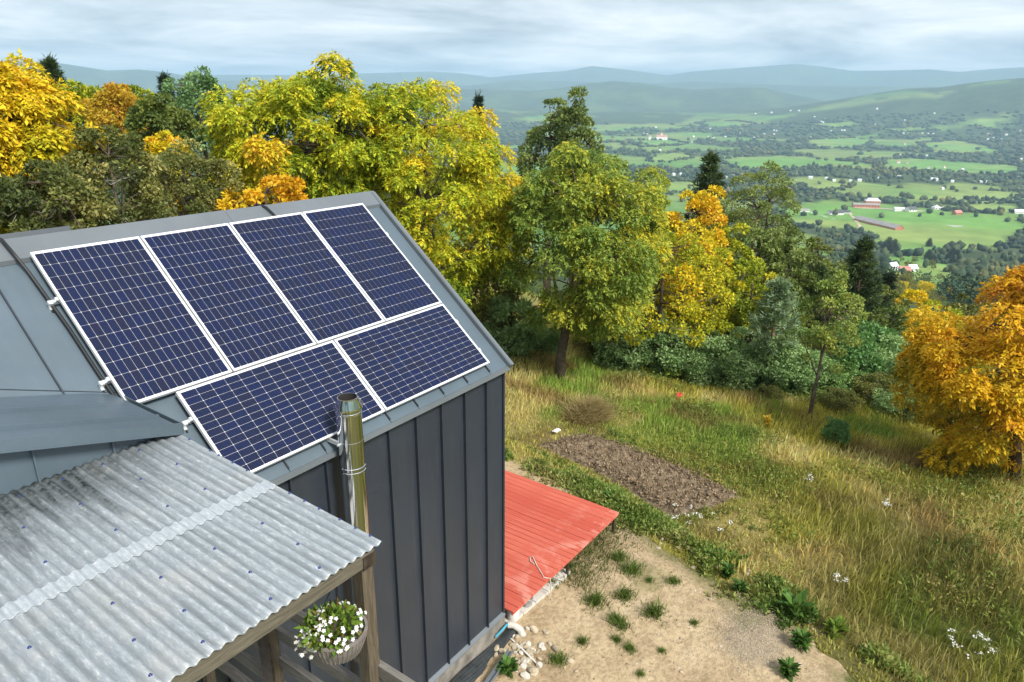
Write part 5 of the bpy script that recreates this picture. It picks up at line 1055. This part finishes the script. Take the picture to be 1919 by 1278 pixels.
# gravel patch
n = 2200; r_ = np.random.default_rng(13); q = r_.normal(size=(n, 2))*np.array((0.55, 0.42))+GRAV; s = r_.uniform(0.006, 0.016, n); base = np.stack([q[:, 0], q[:, 1], terrain(q[:, 0], q[:, 1])+0.052+yard_h(q[:, 0], q[:, 1])], 1)
TV = np.array([(1, 0, 0), (-0.5, 0.87, 0), (-0.5, -0.87, 0), (0, 0, 1.1)]); V = (base[:, None]+TV[None]*s[:, None, None]).reshape(-1, 3); i4 = np.arange(n)[:, None]*4
F = np.concatenate([i4+np.array([[0, 1, 3]]), i4+np.array([[1, 2, 3]]), i4+np.array([[2, 0, 3]])]); C = np.repeat(colmul(np.tile((0.36, 0.31, 0.24), (n, 1)), r_, 0.5), 4, 0)
o = link('gravel', mesh_np('gravel', V, F, C), M['farleaf']); tag(o, 'patch of grey gravel on the sandy yard', 'gravel', None, 'stuff')
# loose clods on the tilled plot
n = 6000; r_ = np.random.default_rng(14); lo_, hi_ = PLOT.min(0), PLOT.max(0); q = r_.uniform(size=(n, 2))*(hi_-lo_)+lo_; q = q[polysd(q[:, 0], q[:, 1], PLOT)+r_.normal(size=n)*0.12 > 0.05]; n = len(q); CLQ = (q, r_.uniform(0.015, 0.06, n)*r_.random(n)**0.9+0.015)
# dimpled membrane curled along the plinth
U, Vv = np.meshgrid(np.linspace(0, 1, 150), np.linspace(0, 1, 34)); xx = -2.1+1.75*U; prof = Vv*2.2; wv = 0.06*np.sin(U*9)+0.05*np.sin(U*4+1)
yy = -0.075-0.34*np.sin(prof*0.72)*(0.75+0.25*np.sin(U*5)); zz_ = -4.98+0.05*wv-0.20*(1-np.cos(prof*0.8))*0.35+0.03*np.sin(U*6+Vv*3)
dimp = (np.abs(np.sin(U*math.pi*42))*np.abs(np.sin(Vv*math.pi*9)))**2*0.014; zz_ = zz_+dimp
i_ = np.arange(U.size).reshape(U.shape); F = np.stack([i_[:-1, :-1].ravel(), i_[:-1, 1:].ravel(), i_[1:, 1:].ravel(), i_[1:, :-1].ravel()], 1)
tag(link('membrane', mesh_np('membrane', np.stack([xx.ravel(), yy.ravel(), zz_.ravel()], 1), F, None, True), M['membrane']), 'black dimpled foundation membrane curled along the plinth', 'membrane')
tag(part('drain_pipe', MB().tube([(-0.42, -0.09, -4.90), (-0.36, -0.17, -4.91), (-0.33, -0.28, -4.96), (-0.33, -0.36, -5.06)], 0.06, 14, False), M['drain'], None, True), 'short white drain elbow at the foot of the house corner', 'pipe')
tag(part('hose', MB().tube([(-0.75, -0.08, -4.93), (-0.62, -0.12, -4.86), (-0.50, -0.12, -4.84), (-0.42, -0.10, -4.88)], 0.02, 8), M['bluepipe'], None, True), 'short blue hose end beside the white drain elbow', 'hose')
g1 = gsurf(957, 1202)+np.array((0, 0, .03)); g2 = gsurf(1012, 1256)+np.array((0, 0, .025)); tag(part('stick', MB().tube([g1, g1*0.5+g2*0.5+np.array((0, 0, .01)), g2], [0.010, 0.014, 0.012], 7), M['whiteplastic'], None, True), 'thin white stick lying on the ground by the rubble', 'stick')
g1 = np.array((-2.2, -0.62, -4.97)); g2 = np.array((-0.88, -0.44, -4.93)); w1 = np.array((0.02, -0.09, 0)); m_ = MB().quadbox(g1, g2-g1, w1, (0, 0, 0.012)).quadbox(g1+np.array((0, 0, .0125)), g2-g1, w1*0.10, (0, 0, 0.045)).quadbox(g1+w1*0.9+np.array((0, 0, .0125)), g2-g1, w1*0.10, (0, 0, 0.045)); tag(part('metal_channel', m_, M['trimmetal'], None), 'grey metal channel lying on the membrane by the plinth', 'metal profile')

# ------------------------------------------------------------------ valley: woods, orchard, farms, houses
def ico(sub):
    bm = bmesh.new(); bmesh.ops.create_icosphere(bm, subdivisions=sub, radius=1.0); V = np.array([v.co[:] for v in bm.verts]); F = np.array([[v.index for v in f.verts] for f in bm.faces]); bm.free(); return V, F
def scatter_blobs(X, Y, Wd, H, C, rng, sub, jit):
    TV, TF = ico(sub); n = len(X); k = len(TV); Z = terrain(X, Y)
    J = TV[None]*(1+rng.normal(size=(n, k, 1))*jit); th = rng.uniform(0, 6.28, n); c_, s_ = np.cos(th)[:, None], np.sin(th)[:, None]
    x = J[..., 0]*c_-J[..., 1]*s_; y = J[..., 0]*s_+J[..., 1]*c_
    V = np.stack([X[:, None]+x*Wd[:, None]*0.5, Y[:, None]+y*Wd[:, None]*0.5, Z[:, None]+H[:, None]*(0.46+0.54*J[..., 2])], -1).reshape(-1, 3)
    F = (np.arange(n)[:, None, None]*k+TF[None]).reshape(-1, 3); C = np.repeat(C, k, 0)*(1+rng.normal(size=(n*k, 1))*0.18); return V, F, np.clip(C, 0.005, 0.6)
q, s = CLQ; rc_ = np.random.default_rng(15); n = len(q); V, F, C = scatter_blobs(q[:, 0], q[:, 1], s, s*0.7, colmul(ramp3(rc_.random(n), [(0.115, 0.076, 0.043), (0.20, 0.142, 0.085), (0.33, 0.25, 0.16)]), rc_, 0.25), rc_, 1, 0.22)
V[:, 2] += clods(V[:, 0], V[:, 1])+0.045; o = link('soil_clods', mesh_np('soil_clods', V, F, C), M['farleaf']); tag(o, 'loose brown clods of earth covering the tilled plot', 'soil', None, 'stuff')
rng = np.random.default_rng(2024)
def woodpts(n, r0, r1, p, thr, az0=-12):
    r = r0*(r1/r0)**(rng.random(n)**p); az = np.radians(rng.uniform(az0, 39, n))+YAW; X = CAM[0]+r*np.sin(az); Y = CAM[1]+r*np.cos(az); lc = landcover(X, Y); pr_ = np.where(lc < 0.35, 1.0, thr); ok = rng.random(n) < pr_
    return X[ok], Y[ok], r[ok]
WPAL = [(0.026, 0.052, 0.032), (0.042, 0.074, 0.036), (0.075, 0.10, 0.040), (0.13, 0.13, 0.045), (0.20, 0.155, 0.045)]
def wcol(X, Y, n): return colmul(ramp3(np.clip(fbm(X, Y, 90, 123, 3)*0.9-0.1+rng.normal(size=n)*0.17, 0, 1), WPAL), rng, 0.25)
HX = []; HY = []
for P in FPOLY:      # tree lines round the meadows
    if len(P) < 3: continue
    for a_, b_ in zip(P, np.roll(P, -1, 0)):
        ln = float(np.linalg.norm(b_-a_)); m_ = int(min(ln/9, 160)); t_ = rng.random(m_)
        keep_ = fbm(a_[0]+t_*(b_[0]-a_[0]), a_[1]+t_*(b_[1]-a_[1]), 120, 141, 2) > 0.40; q = a_+(b_-a_)*t_[keep_][:, None]+rng.normal(size=(int(keep_.sum()), 2))*7; HX += list(q[:, 0]); HY += list(q[:, 1])
HX = np.array(HX); HY = np.array(HY); hr_ = np.hypot(HX-CAM[0], HY-CAM[1]); ok = hr_ > 600; HX, HY, hr_ = HX[ok], HY[ok], hr_[ok]
V, F, C = scatter_blobs(HX, HY, rng.uniform(7, 15, len(HX))*np.clip(hr_/2500, 1, 1.6), rng.uniform(5, 12, len(HX)), wcol(HX, HY, len(HX))*0.8, rng, 1, 0.22)
o = link('hedgerow', mesh_np('hedgerow', V, F, C), M['farleaf']); tag(o, 'dark hedgerow trees lining the edges of the valley meadows', 'hedgerow', None, 'stuff')
X, Y, r = woodpts(3000, 330, 1300, 1.0, 0.015, 3); VV = []; FF = []; CCs = []; off = 0
sel = r >= 620; m_ = int(sel.sum()); V, F, C = scatter_blobs(X[sel], Y[sel], rng.uniform(4, 9.5, m_), rng.uniform(4, 11, m_), wcol(X[sel], Y[sel], m_), rng, 1, 0.22)
nearX, nearY = X[~sel], Y[~sel]
o = link('hillside_wood', mesh_np('hillside_wood', V, F, C), M['farleaf']); tag(o, 'mixed woods and hedges on the lower hillside and valley edge', 'woods', None, 'stuff')
n = len(nearX); k = 85; ci = np.repeat(np.arange(n), k); u = rdir(n*k, rng); u[:, 2] = u[:, 2]*0.9+0.1; w_ = rng.uniform(2.2, 4.4, n); hh_ = rng.uniform(5, 11, n); lumpy = 0.65+0.5*rng.random(n*k)
Q = np.stack([nearX[ci], nearY[ci], (terrain(nearX, nearY)+hh_*0.52)[ci]], 1)+u*np.stack([w_[ci], w_[ci], hh_[ci]*0.48], 1)*lumpy[:, None]
V, F, C = leafquads(Q, u+rng.normal(size=u.shape)*0.7, rng.normal(size=u.shape), rng.uniform(0.9, 2.0, n*k), rng.uniform(0.7, 1.3, n*k), colmul(wcol(nearX, nearY, n)[ci]*1.5, rng, 0.35))
o = link('slope_wood', mesh_np('slope_wood', V, F, C), M['farleaf']); tag(o, 'leafy wood covering the lower slope above the fields', 'woods', None, 'stuff'); print('SLOPE', n)
X, Y, r = woodpts(8500, 1300, 5200, 0.85, 0.02); k = np.clip(r/2200, 1, 2.0); V, F, C = scatter_blobs(X, Y, rng.uniform(8, 17, len(X))*k, rng.uniform(6, 13, len(X))*np.clip(k, 1, 1.25), wcol(X, Y, len(X)), rng, 1, 0.20)
o = link('valley_wood', mesh_np('valley_wood', V, F, C), M['farleaf']); tag(o, 'belts of dark trees between the meadows across the valley floor', 'woods', None, 'stuff')
# orchard and lone trees on the lower slope
OP = []
for i, pal in enumerate([G_OLIVE[2:], [(0.10, 0.13, 0.04), (0.18, 0.20, 0.06), (0.27, 0.25, 0.07)], G_YELLOW[1:4]]):
    r_ = np.random.default_rng(40+i); V, F, C, CC = broad_crown(np.array((0, 0, 3.2)), 2.4, 2.0, pal, r_, 30, 1300, 0.42, rc=0.3); f_ = mesh_np('crown', V, F, C); f_.materials.append(M['leaf'])
    mb = MB().tube([(0, 0, -0.3), (0, 0, 1.2), (0.1, 0, 3.0)], [0.2, 0.15, 0.06], 6); s_ = mb.mesh('trunk', True); s_.materials.append(M['bark']); OP.append((f_, s_))
r_ = np.random.default_rng(91); OPOLY = np.array([(1628, 478), (1700, 482), (1790, 520), (1830, 545), (1790, 580), (1650, 575), (1610, 530)])
cnt = 0
while cnt < 52:
    px, py = r_.uniform(1600, 1840), r_.uniform(470, 590)
    if polysd(np.array([px]), np.array([py]), OPOLY)[0] < 0: continue
    g = ground_hit(px, py, rmin=110)
    if g is None: continue
    k = int(r_.choice([0, 0, 1, 1, 1, 2])); o = thing('orchard_tree', ['dull olive fruit tree on the green orchard slope below the wood', 'pale green fruit tree on the orchard slope below the wood', 'yellow fruit tree on the orchard slope below the wood'][k], 'tree', g, ['olive', 'pale green', 'yellow'][k]+' orchard trees')
    s = r_.uniform(0.75, 1.35); o.scale = (s, s, s*r_.uniform(0.9, 1.2)); o.rotation_euler = (0, 0, r_.uniform(0, 6)); link('crown', OP[k][0], None, o); link('trunk', OP[k][1], None, o); cnt += 1
SP = conifer('valley_spruce', 'lone dark spruce in the bright green field left of the hedge', 1742, float(np.hypot(*(ground_hit(1742, 462, rmin=140)-CAM)[:2])), 446, 461, 16, G_SPRUCE, 2600, 1.6, 'spruce', 60, nl=9, tr=0.25)
def valley_spruce(px, py, s, lab):
    g = ground_hit(px, py, rmin=140); o = thing('valley_spruce', lab, 'tree', g, 'spruces on the valley side'); o.scale = (s,)*3
    for c_ in SP.children: link(c_.name.split('.')[0], c_.data, None, o)
for px, py, s, lab in [(1738, 486, 1.0, 'slim dark spruce below the lone field spruce'), (1662, 474, 1.7, 'tall dark spruce at the wood edge left of the field, nearer one'), (1674, 470, 1.3, 'tall dark spruce at the wood edge left of the field, slimmer one'), (1760, 488, 0.8, 'small spruce in the hedge below the field, middle of the row'), (1776, 492, 1.1, 'spruce in the hedge below the field, left of the taller one'), (1790, 490, 1.2, 'taller spruce in the hedge below the field'), (1784, 480, 0.9, 'spruce just behind the hedge below the field'), (1748, 494, 0.8, 'small spruce at the left end of the hedge below the field')]: valley_spruce(px, py, s, lab)
# buildings
FM = {'white': simple('white_render', (0.80, 0.79, 0.76), 0.8, 0, 0.04, 0.1), 'brick': simple('red_brick', (0.45, 0.17, 0.10), 0.85, 0, 0.2, 0.3), 'zinc': simple('zinc_roof', (0.62, 0.66, 0.70), 0.5, 0, 0.06, 0.1), 'grey': simple('grey_sheet_roof', (0.30, 0.29, 0.28), 0.8, 0, 0.15, 0.15), 'dark': simple('dark_roof', (0.085, 0.09, 0.10), 0.8, 0, 0.2, 0.2), 'pink': simple('pink_tile_roof', (0.50, 0.22, 0.18), 0.8, 0, 0.15, 0.2), 'win': simple('dark_window', (0.04, 0.05, 0.06), 0.2), 'dirt': simple('dirt_track', (0.42, 0.34, 0.25), 0.95, 0, 0.15, 0.2), 'pad': simple('concrete_pad', (0.45, 0.43, 0.42), 0.9, 0, 0.1, 0.2)}
def bmeshes(L, Wd, H, RH, hip=0.0):
    w = MB().box(-L/2, L/2, -Wd/2, Wd/2, -3, H)
    if not hip:
        w.prism([(-L/2+.02, -Wd/2+.1, H), (-L/2+.02, Wd/2-.1, H), (-L/2+.02, 0, H+RH-.1)], (L-.04, 0, 0))
        t_ = 0.25; o_ = 0.5; rf = MB()
        for s in (-1, 1): rf.prism([(-L/2-o_, s*(Wd/2+o_), H-o_*RH/(Wd/2)), (-L/2-o_, 0, H+RH), (-L/2-o_, 0, H+RH+t_), (-L/2-o_, s*(Wd/2+o_), H-o_*RH/(Wd/2)+t_)], (L+2*o_, 0, 0))
    else:
        rf = MB(); o_ = 0.5; a, b = L/2+o_, Wd/2+o_; rf.v += [(-a, -b, H), (a, -b, H), (a, b, H), (-a, b, H), (-hip, 0, H+RH), (hip, 0, H+RH), (-a, -b, H-.2), (a, -b, H-.2), (a, b, H-.2), (-a, b, H-.2)]; rf.f += [(0, 1, 5, 4), (1, 2, 5), (2, 3, 4, 5), (3, 0, 4), (6, 7, 1, 0), (7, 8, 2, 1), (8, 9, 3, 2), (9, 6, 0, 3)]
    return w.mesh('wall'), rf.mesh('roof')
def building(name, label, px, py, L, Wd, H, RH, rot, wm, rm, cat, hip=0.0, win=0, group=None, sink=0.0):
    g = ground_hit(px, py, rmin=140); o = thing(name, label, cat, g-np.array((0, 0, sink)), group); o.rotation_euler = (0, 0, rot); w, r_ = bmeshes(L, Wd, H, RH, hip); link('wall', w, FM[wm], o); link('roof', r_, FM[rm], o)
    for k in range(win):
        x = -L/2+L*(k+0.5)/win
        for s in (-1, 1): link('window', MB().box(x-0.8, x+0.8, s*Wd/2-0.08, s*Wd/2+0.08, H*0.35, H*0.75).mesh('window'), FM['win'], o)
    return o
A0 = math.pi/2-YAW-math.pi/2     # building axis across the view
building('brick_hall', 'long red brick farm hall at the centre of the green fields', 1622, 388, 52, 14, 5.5, 2.5, A0-0.18, 'brick', 'grey', 'building', win=9)
building('brick_hall', 'taller hall with pale zinc hip roof behind the brick hall', 1634, 383, 30, 16, 8, 6, A0-0.18, 'brick', 'zinc', 'building', hip=9)
building('barn', 'long grey roofed barn with brick gable in the green field', 1645, 422, 105, 17, 4, 5, A0+math.pi/2+0.22, 'brick', 'grey', 'barn')
building('barn', 'low grey shed attached right of the long barn', 1658, 424, 22, 9, 3, 2, A0+0.1, 'white', 'grey', 'barn')
building('barn', 'dark roofed barn left of the dirt track', 1565, 402, 28, 12, 4, 4, A0+0.1, 'white', 'dark', 'barn'); building('barn', 'second dark roofed barn beside the dirt track', 1580, 400, 24, 10, 4, 3, A0-0.5, 'white', 'dark', 'barn'); building('shed', 'low grey shed left of the dark barns', 1508, 396, 18, 8, 3, 2, A0-0.2, 'white', 'grey', 'shed')
building('shed', 'white roofed shed right of the brick hall', 1684, 395, 20, 10, 4, 3, A0, 'white', 'zinc', 'shed'); building('farmhouse', 'blue grey roofed farmhouse right of the white shed', 1707, 396, 18, 12, 4.5, 5, A0+0.2, 'white', 'dark', 'house', win=3); building('farmhouse', 'pale hip roofed house by the hedge at right', 1757, 392, 20, 13, 4, 5, A0, 'white', 'zinc', 'house', hip=4, win=3)
building('farmhouse', 'dark red house among trees right of the hip roofed house', 1793, 402, 16, 10, 4.5, 4, A0+0.3, 'brick', 'pink', 'house', win=3); building('shed', 'white roofed shed at the right edge of the fields', 1912, 400, 24, 12, 4, 4, A0-0.2, 'white', 'zinc', 'shed')
building('farmhouse', 'white house at the foot of the orchard slope', 1671, 505, 9, 6, 3.5, 3, A0+0.5, 'white', 'zinc', 'house', win=2); building('farmhouse', 'small pink roofed house beside the orchard hedge', 1694, 512, 8, 6, 3, 3, A0-0.2, 'white', 'pink', 'house', win=2); building('farmhouse', 'pale roofed cottage right of the pink roofed orchard house', 1708, 508, 8, 6, 3, 3, A0+0.2, 'white', 'zinc', 'house', win=2)
ch = building('church', 'pale red church with spires on the far valley floor', 1239, 262, 60, 36, 16, 12, A0, 'white', 'pink', 'church', hip=8)
for x, y, h, w in ((0, 0, 46, 9), (-24, 0, 32, 7), (24, 0, 32, 7), (-62, 0, 26, 14)):
    link('tower', MB().box(x-w/2, x+w/2, y-w/2, y+w/2, -2, h*0.7).mesh('tower'), FM['white'], ch); link('spire', MB().lathe([(w*0.75, h*0.7), (w*0.25, h*0.85), (0.3, h)], (x, y, 0), 8).mesh('spire'), FM['pink'], ch)
def strip(name, label, pts, w, mat, lift=0.25):
    P = [ground_hit(*p, rmin=140) for p in pts]; Q = []
    for a, b in zip(P[:-1], P[1:]):
        for t_ in np.linspace(0, 1, 12, endpoint=False): Q.append(a[:2]*(1-t_)+b[:2]*t_)
    Q.append(P[-1][:2]); Q = np.array(Q); d = np.gradient(Q, axis=0); nv = nrm(np.stack([d[:, 1], -d[:, 0]], 1)); cols_ = [Q+nv*w*s for s in (-0.5, -0.17, 0.17, 0.5)]
    V = np.concatenate([np.stack([c_[:, 0], c_[:, 1], terrain(c_[:, 0], c_[:, 1])+lift], 1) for c_ in cols_]); n = len(Q); F = np.concatenate([np.stack([np.arange(n-1)+n*k, np.arange(1, n)+n*k, np.arange(1, n)+n*(k+1), np.arange(n-1)+n*(k+1)], 1) for k in range(3)])
    o = struct(name, mesh_np(name, V, F), mat); return o
strip('farm_track', '', [(1590, 397), (1600, 408), (1612, 424), (1620, 442)], 6.0, FM['dirt']); strip('farm_road', '', [(1475, 388), (1520, 398), (1565, 411)], 3.5, FM['pad']); strip('farm_yard', '', [(1600, 389), (1660, 391), (1730, 396)], 18, FM['dirt'], 0.35); strip('concrete_pad', '', [(1772, 423), (1804, 424)], 12, FM['pad'], 0.3)
HP_ = {k: bmeshes(12, 9, 5, 4.5) for k in range(1)}
Z4 = [(280, 180), (155, 205), (35, 265), (70, 268), (700, 218), (530, 298), (680, 298), (730, 308), (850, 300), (1000, 265), (1140, 308), (1235, 305), (1335, 235), (1335, 275), (1240, 268), (1360, 238), (1590, 297), (1700, 300), (515, 350), (195, 432), (1150, 68), (1215, 70), (1310, 58), (1500, 38), (1550, 38), (1585, 38), (1740, 97), (1860, 105), (1805, 147), (1825, 155), (1900, 150), (1720, 218), (1785, 212), (1905, 240), (600, 680), (330, 680), (400, 675), (1355, 730), (1860, 720), (1700, 715), (1380, 825), (1480, 830), (850, 710), (925, 690)]
Z5 = [(445, 127), (405, 218), (420, 308), (430, 282), (120, 342), (95, 342), (65, 250), (690, 235), (725, 240), (1020, 172), (1165, 232), (1100, 268), (800, 293), (620, 342), (580, 380), (710, 370), (900, 372), (960, 373), (1010, 374), (1420, 430), (1555, 432), (1610, 418), (1690, 428), (1740, 388), (1765, 428), (1880, 343), (1560, 375), (1840, 418), (725, 478), (670, 585), (780, 580), (1240, 580), (945, 598), (660, 665), (750, 670), (960, 720), (1115, 715), (1300, 737), (460, 825), (665, 818), (695, 818), (1000, 840), (1030, 845), (1160, 830), (1200, 855), (1430, 860), (1490, 860), (1540, 860), (15, 850), (180, 850), (270, 850), (1100, 930), (1890, 630), (1830, 628), (1860, 820), (1910, 818)]
pts = [(1200+x/5.33, 200+y/5.33) for x, y in Z4]+[(1560+x/5.345, 180+y/5.345) for x, y in Z5]
PINK = {11, 41, 44+26, 44+28, 44+29, 44+33, 44+34, 44+36, 37}
HW, HRf = bmeshes(13, 9, 5.5, 4.5); VAR = {}
for k, rm in (('white', 'zinc'), ('pink', 'pink'), ('grey', 'grey')):
    w = HW.copy(); w.materials.append(FM['white']); rf = HRf.copy(); rf.materials.append(FM[rm]); VAR[k] = (w, rf)
r_ = np.random.default_rng(5)
for i, (px, py) in enumerate(pts):
    g = ground_hit(px, py+1.2, rmin=300)
    if g is None or (py < 235 and i % 3 == 0): continue
    r = float(np.hypot(*(g-CAM)[:2])); k = 'pink' if i in PINK else ('grey' if r_.random() < 0.15 else 'white'); far_ = py < 245
    lab = {'white': 'white house with pale roof', 'pink': 'white house with pinkish red tiled roof', 'grey': 'white house with grey roof'}[k]+(' on the distant misty slope of the valley' if far_ else ' among the trees on the valley floor')
    o = thing('village_house', lab, 'house', g, lab[:34].split(' on ')[0].split(' among ')[0]+(' far off' if far_ else ' in the valley')); s = r_.uniform(0.75, 1.15)*min(max(0.75, r/6000), 1.0); o.scale = (s, s, s); o.rotation_euler = (0, 0, A0+r_.uniform(-0.6, 0.6)); link('wall', VAR[k][0], None, o); link('roof', VAR[k][1], None, o)
# ------------------------------------------------------------------ haze in the valley air
zlo = float(GZ.min())-1.5; zhi = max(float(GZ.max()), RIDGE[2]+4, CAM[2]+10)+15; EX = 35500.0
hz = MB().box(CAM[0]-EX, CAM[0]+EX, CAM[1]-EX, CAM[1]+EX, zlo, zhi).mesh('haze'); ho = link('haze', hz); ho['kind'] = 'stuff'; ho['label'] = 'thin bluish haze filling the valley air'
hm = bpy.data.materials.new('haze'); hm.use_nodes = True; ht = hm.node_tree; ht.nodes.clear(); pv = ht.nodes.new('ShaderNodeVolumePrincipled'); out = ht.nodes.new('ShaderNodeOutputMaterial')
pv.inputs['Color'].default_value = (0.50, 0.72, 0.98, 1); pv.inputs['Density'].default_value = 0.95e-4; pv.inputs['Anisotropy'].default_value = 0.0; ht.links.new(pv.outputs[0], out.inputs['Volume']); hz.materials.append(hm)
L_ = {}
for m in bpy.data.meshes:
    m.calc_loop_triangles(); k = m.name.split('.')[0]; L_[k] = L_.get(k, 0)+len(m.loop_triangles)
print('TOP', sorted(L_.items(), key=lambda q: -q[1])[:14])
print('TRIS', sum(len(m.loop_triangles) if not m.calc_loop_triangles() else 0 for m in bpy.data.meshes), 'top', zhi, zlo)
